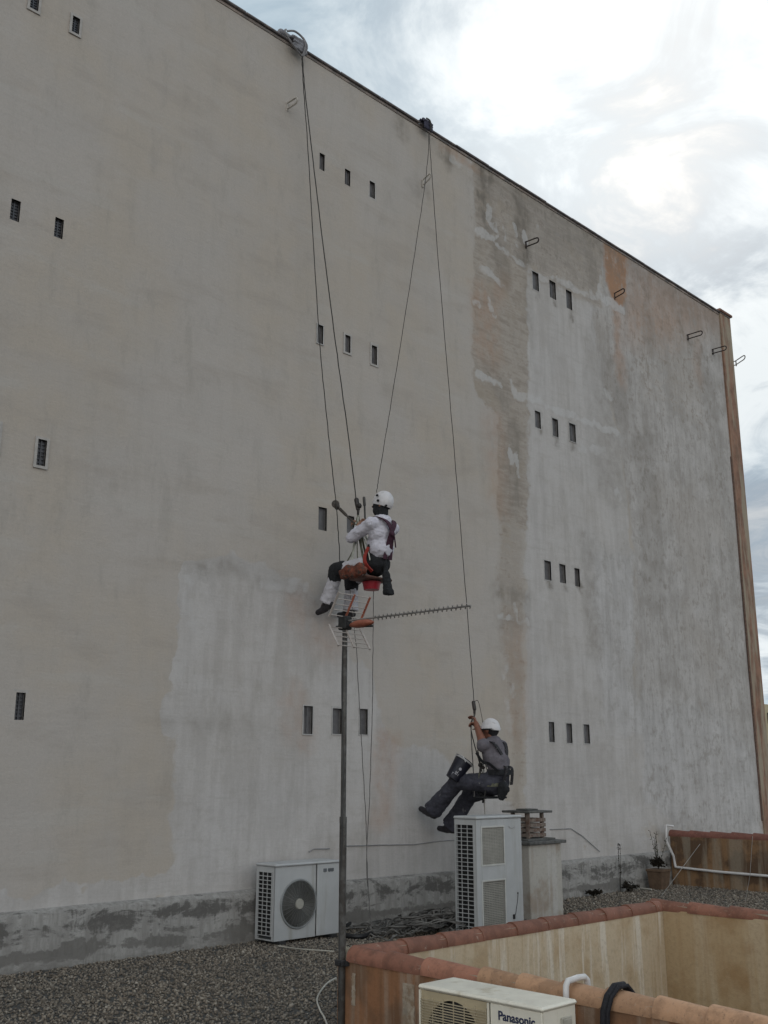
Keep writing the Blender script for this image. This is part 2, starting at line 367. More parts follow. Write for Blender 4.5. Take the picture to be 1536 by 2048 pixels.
m = bpy.data.materials.new('patchy_render'); m.use_nodes = True; t = NT(m.node_tree); m.node_tree.nodes.clear()
g = t.n('ShaderNodeNewGeometry').outputs['Position']
A1 = t.n('ShaderNodeAttribute', attribute_name='coat'); A2 = t.n('ShaderNodeAttribute', attribute_name='marks')
s1 = t.n('ShaderNodeSeparateXYZ'); t.l(A1.outputs['Vector'], s1.inputs[0]); s2 = t.n('ShaderNodeSeparateXYZ'); t.l(A2.outputs['Vector'], s2.inputs[0])
nf = t.noise(g, 7, 7, .65); nb = t.noise(g, .55, 5, .55); nm_ = t.noise(t.mapping(g, loc=(5, 0, 3)), 2.2, 6, .6)
vs_ = t.noise(t.mapping(g, scale=(1, 1, .10)), 7.5, 6, .65)          # drips
vs2 = t.noise(t.mapping(g, scale=(1, 1, .05), loc=(7, 0, 0)), 16, 4, .6)
hs = t.noise(t.mapping(g, scale=(.16, 1, 1.1), rot=(0, -.10, 0)), 13, 5, .65)   # trowel strokes
fine = t.noise(g, 38, 4, .7)
def pert(mk, nz, k, lo=.38, hi=.62): return t.smap(t.math('ADD', mk, t.math('MULTIPLY', t.math('SUBTRACT', nz, .5), k)), lo, hi)
beige = t.mix(t.smap(nb, .38, .62), (.46, .41, .352), (.465, .43, .395))
beige = t.mix(t.smap(nm_, .35, .7, 0, .6), beige, (.445, .415, .385))
beige = t.mix(t.smap(vs_, .45, .75, 0, .25), beige, (.38, .35, .31))
beige = t.mix(t.smap(t.noise(t.mapping(g, scale=(.5, 1, 1.6), loc=(2, 0, 8)), 1.7, 6, .62), .50, .68, 0, .5), beige, (.385, .345, .305))
beige = t.mix(t.smap(t.noise(t.mapping(g, scale=(.4, 1, 2.4), loc=(9, 0, 1)), 1.4, 6, .6), .56, .66, 0, .45), beige, (.475, .45, .415))
grey = t.mix(t.smap(t.math('ADD', t.math('MULTIPLY', vs_, .6), t.math('MULTIPLY', nm_, .4)), .36, .62), (.43, .418, .412), (.56, .548, .542))
grey = t.mix(t.smap(hs, .52, .72, 0, .30), grey, (.33, .315, .295))
grey = t.mix(t.smap(nf, .5, .75, 0, .35), grey, (.35, .33, .30))
rawc = t.mix(t.smap(t.math('ADD', t.math('MULTIPLY', hs, .6), t.math('MULTIPLY', nf, .4)), .36, .62), (.275, .235, .195), (.445, .40, .35))
rawc = t.mix(t.smap(nm_, .5, .68, 0, .6), rawc, (.34, .28, .21))
rawc = t.mix(t.smap(t.math('ADD', t.math('MULTIPLY', nf, .5), t.math('MULTIPLY', hs, .5)), .52, .62, 0, .6), rawc, (.225, .18, .145))
mot = t.math('ADD', t.math('MULTIPLY', vs_, .35), t.math('ADD', t.math('MULTIPLY', nm_, .35), t.math('MULTIPLY', nf, .30)))
rgh = t.mix(t.smap(mot, .38, .60), (.345, .325, .305), (.535, .515, .50))
rgh = t.mix(t.smap(vs2, .54, .74, 0, .38), rgh, (.26, .235, .205))
rgh = t.mix(t.smap(nb, .50, .64, 0, .30), rgh, (.43, .385, .34))
rgh = t.mix(t.smap(t.math('ADD', t.math('MULTIPLY', nf, .6), t.math('MULTIPLY', vs_, .4)), .50, .62, 0, .38), rgh, (.27, .235, .20))
rgh = t.mix(t.smap(fine, .60, .74, 0, .4), rgh, (.2, .18, .16))
c = beige
c = t.mix(t.math('MULTIPLY', pert(s2.outputs[2], nm_, .7), .95), c, rgh)
c = t.mix(t.math('MULTIPLY', pert(s1.outputs[0], nf, .9), .68), c, grey)
c = t.mix(t.math('MULTIPLY', pert(s1.outputs[1], t.math('ADD', t.math('MULTIPLY', hs, .5), t.math('MULTIPLY', nf, .5)), 1.2, .3, .75), .8), c, rawc)
c = t.mix(t.math('MULTIPLY', t.math('MULTIPLY', s1.outputs[2], t.smap(t.math('ADD', t.math('MULTIPLY', vs_, .5), t.math('MULTIPLY', nf, .5)), .28, .55)), 1.0, clamp=True), c, (.39, .225, .135))
c = t.mix(t.math('MULTIPLY', t.math('MULTIPLY', s2.outputs[0], t.smap(t.math('ADD', t.math('MULTIPLY', nf, .5), t.math('MULTIPLY', vs_, .5)), .34, .58)), .85, clamp=True), c, (.165, .145, .12))
c = t.mix(t.math('MULTIPLY', t.smap(t.math('MULTIPLY', s2.outputs[1], t.math('ADD', t.math('MULTIPLY', nf, 2.2), t.math('MULTIPLY', fine, .9))), .70, 1.35), .60), c, (.56, .555, .55))
grain = t.noise(g, 70, 3, .8)
c = t.mix(t.smap(grain, .35, .75, 0, .14), c, (.27, .25, .225))
c = t.mix(t.smap(t.noise(t.mapping(g, scale=(1, 1, .35), loc=(2, 5, 6)), 4.5, 8, .72), .52, .70, 0, .28), c, (.30, .28, .25))
c = t.mix(t.math('MULTIPLY', t.smap(t.math('ADD', t.math('MULTIPLY', nf, .5), t.math('MULTIPLY', t.noise(t.mapping(g, scale=(1, 1, .3), loc=(8, 8, 1)), 20, 5, .75), .5)), .50, .60, 0, .42), s2.outputs[2]), c, (.235, .215, .19))
c = t.mix(t.smap(fine, .3, .8, 0, .12), c, (.2, .19, .17))
p = t.n('ShaderNodeBsdfPrincipled'); t.l(c, p.inputs['Base Color']); p.inputs['Roughness'].default_value = .9; p.inputs['Specular IOR Level'].default_value = .2
bp = t.n('ShaderNodeBump'); bp.inputs['Strength'].default_value = .35; bp.inputs['Distance'].default_value = .01
t.l(t.math('ADD', t.math('ADD', nf, t.math('MULTIPLY', fine, .5)), t.math('ADD', hs, t.math('MULTIPLY', s2.outputs[1], .7))), bp.inputs['Height']); t.l(bp.outputs[0], p.inputs['Normal'])
out = t.n('ShaderNodeOutputMaterial'); t.l(p.outputs[0], out.inputs[0])
me.materials.append(m); facade = bpy.data.objects.new('facade_wall', me); COL.objects.link(facade); setpar(facade, bld)
render_m = m
Mgrey = mat('old_render', (.36, .34, .31), .9, .2, 3, .3, 40, col2=(.25, .23, .2), streak=2.0)
Mcoping = mat('slate_coping', (.15, .138, .14), .8, .3, 6, .3, 50, col2=(.22, .19, .18), thr=(.5, .62))
b = MB(); b.box(-6, WX1, WY+.35, 21, -12, ZT-.12); b.build('building_body', Mgrey, bld)
b = MB(); b.box(-6, 19.30, WY+.004, WY+.34, -12, ZL-.03); b.build('lower_wall', Mgrey, bld)
# coping in lengths with slightly uneven joints
b = MB(); x = -6.0
while x < WX1-.1:
    L = min(random.uniform(.75, .85), WX1-.02-x); dz = random.uniform(-.006, .006)
    b.box(x, x+L-.008, WY-.045+random.uniform(-.005, .005), WY+.5, ZT+.018+dz, ZT+.050+dz, .008); x += L
b.build('coping', Mcoping, bld)
b = MB(); b.box(-6, 19.28, WY-.012, WY+.4, ZT-.025, ZT+.014); b.build('coping_mortar', mat('coping_mortar', (.27, .225, .20), .9, .3, 5, .4, 40, col2=(.15, .14, .135)), bld)
Mcorner = mat('orange_corner_render', (.24, .135, .09), .85, .25, 4, .4, 40, col2=(.32, .27, .2), streak=1.6, thr=(.42, .6))
b = MB(); 
b.box(19.302, WX1, WY-.03, WY+.6, -12, ZT+.04)
b.build('corner_pilaster', Mcorner, bld)
b = MB(); b.box(19.24, WX1+.035, WY-.075, WY+.7, ZT+.042, ZT+.10, .01); b.build('corner_cap', mat('terracotta_cap', (.2, .11, .08), .8, .3, 9, .3), bld)
b = MB(); b.tube([(19.27, WY-.02, ZT-3.2), (19.272, WY-.02, 5), (19.268, WY-.02, .9)], .02, 6); b.build('downpipe', mat('rust_pipe', (.13, .08, .06), .8, .3, 20), bld)
# windows
Mfr2 = mat('window_frame_render', (.40, .39, .375), .85, .12, 12, .2, 80)
Mframe = mat('window_frame_paint', (.405, .385, .36), .8, .1, 20, .2, 80)
Mrev = mat('window_reveal', (.20, .19, .18), .9, .2, 20)
MpaneG = mat('grey_window_pane', (.115, .112, .115), .45, .25, 9, spec=.4)
Mpane = mat('dark_window_pane', (.05, .052, .06), .35, .35, 9, spec=.5)
for i, (a, b_, c0, d) in enumerate(wins):
    wd = b_-a
    o = MB()
    dpt = .10
    y0 = WY-.002; y1 = WY+dpt
    o.add([(a, y0, c0), (b_, y0, c0), (b_, y0, d), (a, y0, d), (a, y1, c0), (b_, y1, c0), (b_, y1, d), (a, y1, d)], [(0, 1, 5, 4), (1, 2, 6, 5), (2, 3, 7, 6), (3, 0, 4, 7)])
    wo_ = o.build('window', Mrev, bld)
    f = MB(); e = .028 if i < 7 or i in (8, 9, 11, 12) else .014; k = .006
    pr = random.uniform(.004, .008) if i < 7 or i in (8, 9, 11, 12) else .0025; mm = random.uniform(-.004, .012)
    f.box(a-e, a, WY-pr, WY+.02, c0-e, d+e+mm); f.box(b_, b_+e, WY-pr, WY+.02, c0-e, d+e+mm)
    f.box(a, b_, WY-pr, WY+.02, d, d+e+mm); f.box(a, b_, WY-pr, WY+.02, c0-e, c0)
    f.build('window_frame', Mframe if i < 7 or i in (8, 9, 11, 12) else Mfr2, wo_)
    pn = MB(); y = WY+.035+random.uniform(0, .01)
    pn.box(a+.001, b_-.001, y, y+.01, c0+.001, d-.001)
    nb_ = 7 if i < 7 else 1
    for j in range(1, nb_):
        z = c0+(d-c0)*j/nb_; pn.box(a+.004, b_-.004, y-.010, y-.001, z-.007, z+.007)
    if i < 7 or i % 4 == 0: pn.box((a+b_)/2-.006, (a+b_)/2+.006, y-.016, y-.011, c0+.003, d-.003)
    pn.build('pane', Mpane if i < 7 else MpaneG, wo_)
# iron hooks
Miron = mat('rusty_iron', (.045, .035, .032), .8, .4, 40)
def hook(px, py, ex, ey, mtl, y=WY, x=None, r=.0125, sp=.045):
    p = on(1, y, px, py)
    q = on(0, p.x, ex, ey); L = max(.12, abs(q.y-p.y)-.04); dz = q.z-p.z
    d = Vector((random.uniform(-.02, .02), -1, dz/L*1.0)).normalized()
    pts = [p+Vector((0, .03, sp)), p+Vector((0, 0, sp))]
    a = p+d*L
    for k in range(9):
        g = math.pi/2 - math.pi*k/8
        pts.append(a+Vector((0, 0, sp*math.sin(g)))+d*(sp*math.cos(g)))
    pts += [p+Vector((0, 0, -sp)), p+Vector((0, .03, -sp))]
    b = MB(); b.tube(pts, r, 6)
    b.tube([p+Vector((0, -.012, sp+.01)), p+Vector((0, -.012, -sp-.03))], r, 6)
    return b.build('iron_hook', mtl, bld, smooth=True)
for h in [(1051, 489, 1077, 479), (1228, 592, 1249, 581), (1375, 674, 1404, 665), (1425, 703, 1452, 695)]: hook(*h, Miron)
h5 = hook(1471, 726, 1491, 714, mat('pale_iron', (.2, .19, .18), .7, .2, 20), y=WY+.05)
Mfaint = mat('painted_hook', (.46, .43, .385), .9, .1, 20)
hook(573, 213, 594, 199, Mfaint); hook(845, 366, 862, 351, Mfaint)
b = MB(); pw = [on(1, WY-.01, *q) for q in [(690, 1692), (760, 1690), (830, 1689), (880, 1682), (915, 1680)]]
b.tube(pw, .006, 6)
Mcab = mat('grey_cable', (.25, .25, .25), .7); b.build('wall_cable', Mcab, bld); b = MB()
pw = [on(1, WY-.01, *q) for q in [(1100, 1659), (1142, 1657), (1165, 1672), (1185, 1690), (1200, 1703)]]
b.tube(pw, .006, 6)
b.build('wall_cable', Mcab, bld); b = MB()
pw = [on(1, WY-.01, *q) for q in [(618, 1704), (627, 1698), (660, 1697)]]
b.tube(pw, .006, 6); b.build('wall_cable', Mcab, bld)
# plinth
m = bpy.data.materials.new('mouldy_plinth'); m.use_nodes = True; t = NT(m.node_tree); m.node_tree.nodes.clear()
g = t.n('ShaderNodeNewGeometry').outputs['Position']
n1 = t.noise(t.mapping(g, scale=(.42, 1, 1.15)), 4.6, 10, .74, .5); n2 = t.noise(t.mapping(g, scale=(1, 1, .13)), 14, 6, .7); n3 = t.noise(g, 24, 4, .7)
n4 = t.noise(t.mapping(g, scale=(.6, 1, 1.4), loc=(3, 3, 3)), 3.2, 7, .65)
c = t.mix(t.smap(n2, .35, .65), (.24, .23, .215), (.35, .34, .32))
sz = t.n('ShaderNodeSeparateXYZ'); t.l(g, sz.inputs[0])
zb = t.math('SUBTRACT', 1.0, t.math('DIVIDE', t.math('ABSOLUTE', t.math('SUBTRACT', sz.outputs[2], .36)), .17), clamp=True)
zl = t.math('SUBTRACT', 1.0, t.math('DIVIDE', t.math('ABSOLUTE', t.math('SUBTRACT', sz.outputs[2], .13)), .11), clamp=True)
n1 = t.math('ADD', n1, t.math('MULTIPLY', t.math('SUBTRACT', zb, .62), .13)); n4 = t.math('ADD', n4, t.math('MULTIPLY', t.math('SUBTRACT', zl, .45), .22))
c = t.mix(t.smap(t.math('ADD', n1, t.math('MULTIPLY', t.math('SUBTRACT', n2, .5), .45)), .455, .585, 0, .82), c, (.07, .065, .06))
c = t.mix(t.smap(t.math('ADD', n4, t.math('MULTIPLY', t.math('SUBTRACT', n2, .5), .45)), .50, .575, 0, .7), c, (.115, .108, .098))
low = t.math('SUBTRACT', .30, sz.outputs[2])
c = t.mix(t.smap(t.math('ADD', low, t.math('MULTIPLY', t.math('SUBTRACT', n1, .5), 1.2)), .05, .22, 0, .6), c, (.20, .19, .175))
c = t.mix(t.smap(n3, .55, .75, 0, .4), c, (.12, .115, .1))
p = t.n('ShaderNodeBsdfPrincipled'); t.l(c, p.inputs['Base Color']); p.inputs['Roughness'].default_value = .92; p.inputs['Specular IOR Level'].default_value = .15
bp = t.n('ShaderNodeBump'); bp.inputs['Strength'].default_value = .6; bp.inputs['Distance'].default_value = .015
t.l(t.math('ADD', n1, t.math('MULTIPLY', n3, .6)), bp.inputs['Height']); t.l(bp.outputs[0], p.inputs['Normal'])
out = t.n('ShaderNodeOutputMaterial'); t.l(p.outputs[0], out.inputs[0]); Mplinth = m
b = MB(); xs = np.arange(-6, 19.31, .15)
vs = []
for x in xs:
    w1 = .006*math.sin(x*3.1)+.004*math.sin(x*7.3); w2 = .008*math.sin(x*2.3+1)
    vs += [(x, WY-.10+w1, -.05), (x, WY-.09+w1, ZL-.03+w2*.5), (x, WY-.075+w1, ZL-.012+w2*.5), (x, WY+.03, ZL+.022)]
b.add(vs, [(i*4+k, (i+1)*4+k, (i+1)*4+k+1, i*4+k+1) for i in range(len(xs)-1) for k in range(3)])
b.build('plinth', Mplinth, bld, smooth=True)
# ------------------------------------------------------------------ roof deck, gravel
DX, BY, CX = 4.97, 5.32, 8.80      # axes of the three light well walls
TH = .13; ZR = .62
Mdeck = mat('roof_membrane', (.07, .068, .064), .95, .3, 30, .5, 90)
b = MB()
def sheet(x0, x1, y0, y1, z): b.add([(x0, y0, z), (x1, y0, z), (x1, y1, z), (x0, y1, z)], [(0, 1, 2, 3)])
wx0, wx1, wy0, wy1 = DX-.06, CX+.06, -1.5, BY+.06
sheet(-7, wx0, -8, WY-.05, 0); sheet(wx1, 19.3, -8, WY-.05, 0); sheet(wx0, wx1, wy1, WY-.05, 0); sheet(wx0, wx1, -8, wy0, 0)
deck = b.build('roof_deck', Mdeck); deck['kind'] = 'structure'
b = MB(); b.add([(-7, -8, -.01), (-7, -8, -12), (19.3, -8, -.01), (19.3, -8, -12), (19.3, WY-.06, -.01), (19.3, WY-.06, -12), (-7, WY-.06, -.01), (-7, WY-.06, -12)], [(0, 1, 3, 2), (2, 3, 5, 4), (0, 6, 7, 1)])
o = b.build('lower_storeys', Mgrey); tag(o, 'rendered lower storeys of the block carrying the gravel roof', 'building')
b = MB(); b.add([(-1500, -1500, -12), (1500, -1500, -12), (1500, 1500, -12), (-1500, 1500, -12)], [(0, 1, 2, 3)])
gnd = b.build('ground', mat('town_ground', (.16, .15, .13), .95, .3, .05)); gnd['kind'] = 'structure'
def stones(n, xr, yr, size, excl):
    x = rng.uniform(*xr, n); y = rng.uniform(*yr, n); k = np.ones(n, bool)
    for a, b_, c0, d in excl: k &= ~((x > a) & (x < b_) & (y > c0) & (y < d))
    x = x[k]; y = y[k]; n = len(x)
    base = np.array([(1, 0, 0), (0, 1, 0), (-1, 0, 0), (0, -1, 0), (.0, .0, 1), (0, 0, -1)], float)
    s = size*rng.uniform(.55, 1.35, n)
    V = base[None]*rng.uniform(.6, 1.2, (n, 6, 1)) + rng.normal(0, .12, (n, 6, 3))
    a = rng.uniform(0, 2*np.pi, n); s *= 1+.5*(rng.random(n) > .93); ca, sa = np.cos(a), np.sin(a)
    tl = rng.uniform(-.7, .7, n); ct, st = np.cos(tl), np.sin(tl)
    X = V[..., 0]*ct[:, None]-V[..., 2]*st[:, None]; Z = (V[..., 0]*st[:, None]+V[..., 2]*ct[:, None])*.75
    Y = V[..., 1]*rng.uniform(.6, 1, n)[:, None]
    V = np.stack([X*ca[:, None]-Y*sa[:, None], X*sa[:, None]+Y*ca[:, None], Z], -1)*s[:, None, None]
    V += np.stack([x, y, rng.uniform(.0, size*1.0, n)], -1)[:, None]
    Fc = np.array([(0, 1, 4), (1, 2, 4), (2, 3, 4), (3, 0, 4), (1, 0, 5), (2, 1, 5), (3, 2, 5), (0, 3, 5)])
    return V.reshape(-1, 3), (Fc[None]+6*np.arange(n)[:, None, None]).reshape(-1, 3)
well = (DX-.1, CX+.1, -2, BY+.1)
Va, Fa = stones(64000, (1.8, 8.4), (3.6, WY-.09), .0132, [well])
Vb, Fb = stones(38000, (8.2, 17.5), (BY+.1, WY-.09), .016, [well])
Vc, Fc_ = stones(6000, (CX+.12, 17.5), (2.0, BY+.2), .018, [])
V = np.concatenate([Va, Vb, Vc]); Fq = np.concatenate([Fa, Fb+len(Va), Fc_+len(Va)+len(Vb)]).astype(np.int32)
me = bpy.data.meshes.new('gravel'); me.vertices.add(len(V)); me.vertices.foreach_set('co', V.astype(np.float32).ravel())
me.loops.add(Fq.size); me.loops.foreach_set('vertex_index', Fq.ravel()); me.polygons.add(len(Fq))
me.polygons.foreach_set('loop_start', np.arange(0, Fq.size, 3, dtype=np.int32)); me.polygons.foreach_set('loop_total', np.full(len(Fq), 3, np.int32)); me.update(calc_edges=True)
m = bpy.data.materials.new('gravel_stone'); m.use_nodes = True; t = NT(m.node_tree); m.node_tree.nodes.clear()
gg = t.n('ShaderNodeNewGeometry'); ri = gg.outputs['Random Per Island']
cr = t.n('ShaderNodeValToRGB'); t.l(ri, cr.inputs[0]); E_ = cr.color_ramp.elements
E_[0].position = 0; E_[0].color = (.10, .087, .072, 1); E_[1].position = 1; E_[1].color = (.42, .38, .32, 1)
for ps, cc in ((.35, (.17, .142, .113)), (.6, (.235, .195, .15)), (.8, (.28, .24, .192)), (.95, (.33, .295, .245))):
    e = E_.new(ps); e.color = (*cc, 1)
c = t.mix(t.smap(t.noise(gg.outputs['Position'], .9, 5, .6), .35, .65, 0, .35), cr.outputs[0], (.12, .112, .10))
p = t.n('ShaderNodeBsdfPrincipled'); t.l(c, p.inputs['Base Color']); p.inputs['Roughness'].default_value = .85; p.inputs['Specular IOR Level'].default_value = .3
out = t.n('ShaderNodeOutputMaterial'); t.l(p.outputs[0], out.inputs[0]); me.materials.append(m)
gr = bpy.data.objects.new('gravel', me); COL.objects.link(gr); gr['kind'] = 'stuff'; tag(gr, 'loose grey and brown gravel covering the flat roof', 'gravel')
# ------------------------------------------------------------------ tiled parapets
def wallmat(name, base, stain, pale_, k=1.0, thr=(.45, .62), sc=5.0):
    m = bpy.data.materials.new(name); m.use_nodes = True; t = NT(m.node_tree); m.node_tree.nodes.clear()
    g = t.n('ShaderNodeNewGeometry').outputs['Position']
    n1 = t.noise(g, 2.3, 6, .6); n2 = t.noise(t.mapping(g, scale=(1, 1, .07)), sc, 5, .6); n3 = t.noise(g, 30, 5, .7)
    n4 = t.noise(t.mapping(g, scale=(1, 1, .05), loc=(3, 8, 0)), sc*2.2, 4, .6)
    c = t.mix(t.smap(n1, *thr), base, stain)
    c = t.mix(t.smap(n2, .50, .62, 0, min(1, .75*k)), c, pale_)
    c = t.mix(t.smap(n4, .54, .68, 0, .6*k), c, stain)
    c = t.mix(t.smap(n3, .45, .75, 0, .35), c, tuple(q*.5 for q in base))
    p = t.n('ShaderNodeBsdfPrincipled'); t.l(c, p.inputs['Base Color']); p.inputs['Roughness'].default_value = .88; p.inputs['Specular IOR Level'].default_value = .2
    bp = t.n('ShaderNodeBump'); bp.inputs['Strength'].default_value = .4; bp.inputs['Distance'].default_value = .01
    t.l(t.math('ADD', n3, n1), bp.inputs['Height']); t.l(bp.outputs[0], p.inputs['Normal'])
    out = t.n('ShaderNodeOutputMaterial'); t.l(p.outputs[0], out.inputs[0]); return m
Mbrown = wallmat('stained_brown_render', (.27, .135, .07), (.17, .095, .055), (.33, .26, .2), .9)
Mbeige = wallmat('streaked_beige_render', (.55, .455, .325), (.45, .34, .215), (.66, .60, .50), 1.3, (.47, .66), 8)
Mochre = wallmat('ochre_inner_render', (.44, .33, .20), (.35, .235, .125), (.52, .44, .32), .7, (.45, .65), 4)
Mback = wallmat('outer_parapet_render', (.28, .22, .16), (.16, .12, .09), (.36, .33, .28), .8)
Mmort = mat('mortar', (.33, .29, .22), .9, .2, 20, .4)
def mtile(name, col):
    m = bpy.data.materials.new(name); m.use_nodes = True; t = NT(m.node_tree); m.node_tree.nodes.clear()
    gg = t.n('ShaderNodeNewGeometry'); g = gg.outputs['Position']; oi = t.n('ShaderNodeObjectInfo').outputs['Random']
    c = t.mix(oi, tuple(q*.82 for q in col), tuple(q*1.14 for q in col))
    c = t.mix(t.smap(t.noise(g, 9, 7, .7), .42, .62, 0, .6), c, tuple(q*.52 for q in col))
    c = t.mix(t.smap(t.noise(t.mapping(g, loc=(1, 9, 2)), 45, 4, .7), .56, .70, 0, .45), c, (.10, .075, .055))
    c = t.mix(t.smap(t.noise(t.mapping(g, loc=(5, 5, 5)), 26, 4, .7), .60, .72, 0, .5), c, (.42, .33, .26))
    p = t.n('ShaderNodeBsdfPrincipled'); t.l(c, p.inputs['Base Color']); p.inputs['Roughness'].default_value = .72; p.inputs['Specular IOR Level'].default_value = .35
    bp = t.n('ShaderNodeBump'); bp.inputs['Strength'].default_value = .3; bp.inputs['Distance'].default_value = .006
    t.l(t.noise(g, 60, 4, .6), bp.inputs['Height']); t.l(bp.outputs[0], p.inputs['Normal'])
    out = t.n('ShaderNodeOutputMaterial'); t.l(p.outputs[0], out.inputs[0]); return m
MtileN = mtile('lit_terracotta_tile', (.45, .265, .155)); MtileM = mtile('half_lit_tile', (.38, .175, .115)); MtileR = mtile('shaded_red_tile', (.25, .112, .075)); MtileF = mtile('far_tile', (.24, .10, .075))  # orange and red tiles; stronger light on the near ones is painted into their colour
def ridge_tile(p0, p1, r0, r1, m, parent, zlift0=0.0, zlift1=0.0):
    """half-round tile from p0 to p1, tapering; open underneath with real thickness"""
    p0 = Vector(p0); p1 = Vector(p1); d = (p1-p0).normalized(); sd = d.cross(Vector((0, 0, 1))).normalized(); up = Vector((0, 0, 1))
    n = 14; vs = []; th = .013
    secs = [(0, r0, zlift0), (.06, r0*1.0, zlift0), (.5, (r0+r1)/2, (zlift0+zlift1)/2), (1, r1, zlift1)]
    for (u, r, zl) in secs:
        c = p0.lerp(p1, u) + up*zl
        for rr in (r, r-th):
            for k in range(n+1):
                a = -math.radians(12) + math.radians(204)*k/n
                vs.append(c + rr*(math.cos(a)*sd + math.sin(a)*up))
    w_ = n+1; N = 2*w_; fs = []
    for i in range(len(secs)-1):
        for k in range(n):
            a = i*N+k; fs.append((a, a+1, a+N+1, a+N)); b_ = i*N+w_+k; fs.append((b_+1, b_, b_+N, b_+N+1))
        fs.append((i*N, i*N+N, i*N+N+w_, i*N+w_)); fs.append((i*N+n, i*N+w_+n, i*N+N+w_+n, i*N+N+n))
    e = (len(secs)-1)*N
    for k in range(n):
        fs.append((k+1, k, w_+k, w_+k+1)); fs.append((e+k, e+k+1, e+w_+k+1, e+w_+k))
    b = MB(); b.add(vs, fs); return b.build('ridge_tile', m, parent, smooth=True)
zc = ZR-.078
lw = thing('light_well_parapet', 'low rendered parapet with terracotta ridge tiles around the open light well', 'parapet', (DX, BY, 0))
h = TH/2
b = MB(); b.add([(DX-h, -1.5, -.02), (DX-h, BY+h, -.02), (DX-h, BY+h, zc), (DX-h, -1.5, zc), (DX-h, -1.5, zc), ], [(0, 1, 2, 3)])
wallL = MB(); wallL.box(DX-h, DX-h+.03, -1.5, BY+h, -.03, zc); wallL.build('outer_side_wall', Mbrown, lw)
for (pxa, pxb, zlo) in ((806, 829, .0), (704, 711, .28)):
    ya_, yb_ = on(0, DX-h, pxb, 1980).y, on(0, DX-h, pxa, 1980).y
    b = MB(); n = 26; vs = []
    for i in range(n+1):
        z = zlo+(zc-.07-zlo)*i/n; vs += [(DX-h-.0025, ya_+random.uniform(-.005, .005), z), (DX-h-.0025, yb_+random.uniform(-.005, .005), z)]
    b.add(vs, [(2*i, 2*i+1, 2*i+3, 2*i+2) for i in range(n)]); b.build('paint_drip', mat('pale_drip', (.33, .28, .22), .9, .25, 14, .2, col2=(.25, .18, .12)), lw)
wb = MB(); wb.box(DX-h+.031, CX+h-.031, BY+h-.03, BY+h, -.03, zc); wb.box(CX+h-.03, CX+h, -1.5, BY+h, -.03, zc); wb.build('outer_back_wall', Mback, lw)
wi = MB(); wi.box(DX-h+.031, CX-h+.03, BY-h, BY+h-.031, -6, zc); wi.build('inner_far_wall', Mbeige, lw)
wc = MB(); wc.box(CX-h, CX+h-.031, -1.5, BY-h-.001, -6, zc); wc.build('inner_right_wall', Mochre, lw)
wd = MB(); wd.box(DX-h+.031, DX+h, -1.5, BY-h-.001, -6, zc); wd.build('inner_left_wall', Mochre, lw)
wf = MB(); wf.box(DX-h, CX+h, -1.5, BY+h, -6.2, -6.0); wf.build('well_floor', Mdeck, lw)
mo = MB(); mo.box(DX-.055, DX+.055, -1.5, BY+.0, zc, zc+.04); mo.box(DX-.05, CX+.05, BY-.055, BY+.055, zc+.001, zc+.042); mo.box(CX-.055, CX+.055, -1.5, BY-.06, zc, zc+.04); mo.build('mortar_bed', Mmort, lw)
# run D towards the camera: joints read off the real tiles
b = MB(); b.lathe([(.001, 0), (.066, 0), (.066, .16), (.001, .16)], 24, (DX, BY-.10, zc), Vector((0, 1, 0))); b.build('mortar_cap', Mmort, lw)
jy = []
for px, py in [(978, 1948), (1055, 1960), (1139, 1972), (1228, 1988), (1330, 2004), (1437, 2022)]: jy.append(on(0, DX, px, py).y)
ys = [BY-.06, 4.93, 4.60]; 
y = ys[-1]
for j in jy:
    if y-j > .2: ys.append(j); y = j
while y > -1.4: y -= .40; ys.append(y)
for i in range(len(ys)-1):
    nearness = min(1, max(0, (BY-ys[i])/1.3))
    mt = MtileN if ys[i] < 4.2 else (MtileM if ys[i] < 4.75 else MtileR)  # brighter copies away from the tall wall, its shade put into the red ones
    ridge_tile((DX+random.uniform(-.004, .004), ys[i+1], zc), (DX, ys[i]+.03, zc), .066, .079, mt, lw, .0, .008)
x = DX+.06; L = .40
while x < CX-.1:
    x1 = min(x+L, CX-.02); ridge_tile((x, BY+random.uniform(-.006, .006), zc), (x1+.02, BY, zc), .074, .068, MtileR, lw, .003, -.002); x = x1
y = BY+.07
while y > -1.4:
    ridge_tile((CX+random.uniform(-.005, .005), y-.385, zc), (CX, y, zc), .064, .076, MtileR, lw, .0, .006); y -= .385
# far terrace parapet
EX = on(2, 0, 1351, 1771).x
tp = thing('terrace_parapet', 'far brown stained parapet with red ridge tiles meeting the tall wall', 'parapet', (EX, 8, 0))
EZ = .76
b = MB(); b.box(EX, EX+.16, -6, WY-.12, -.03, EZ); b.build('parapet_wall', wallmat('terrace_render', (.25, .15, .08), (.11, .07, .045), (.30, .26, .2), .8, (.44, .58), 5), tp)
y = WY-.10
while y > 2:
    ridge_tile((EX+.08, y-.36, EZ+.01), (EX+.08, y, EZ+.01), .074, .086, MtileF, tp, 0, .006); y -= .36
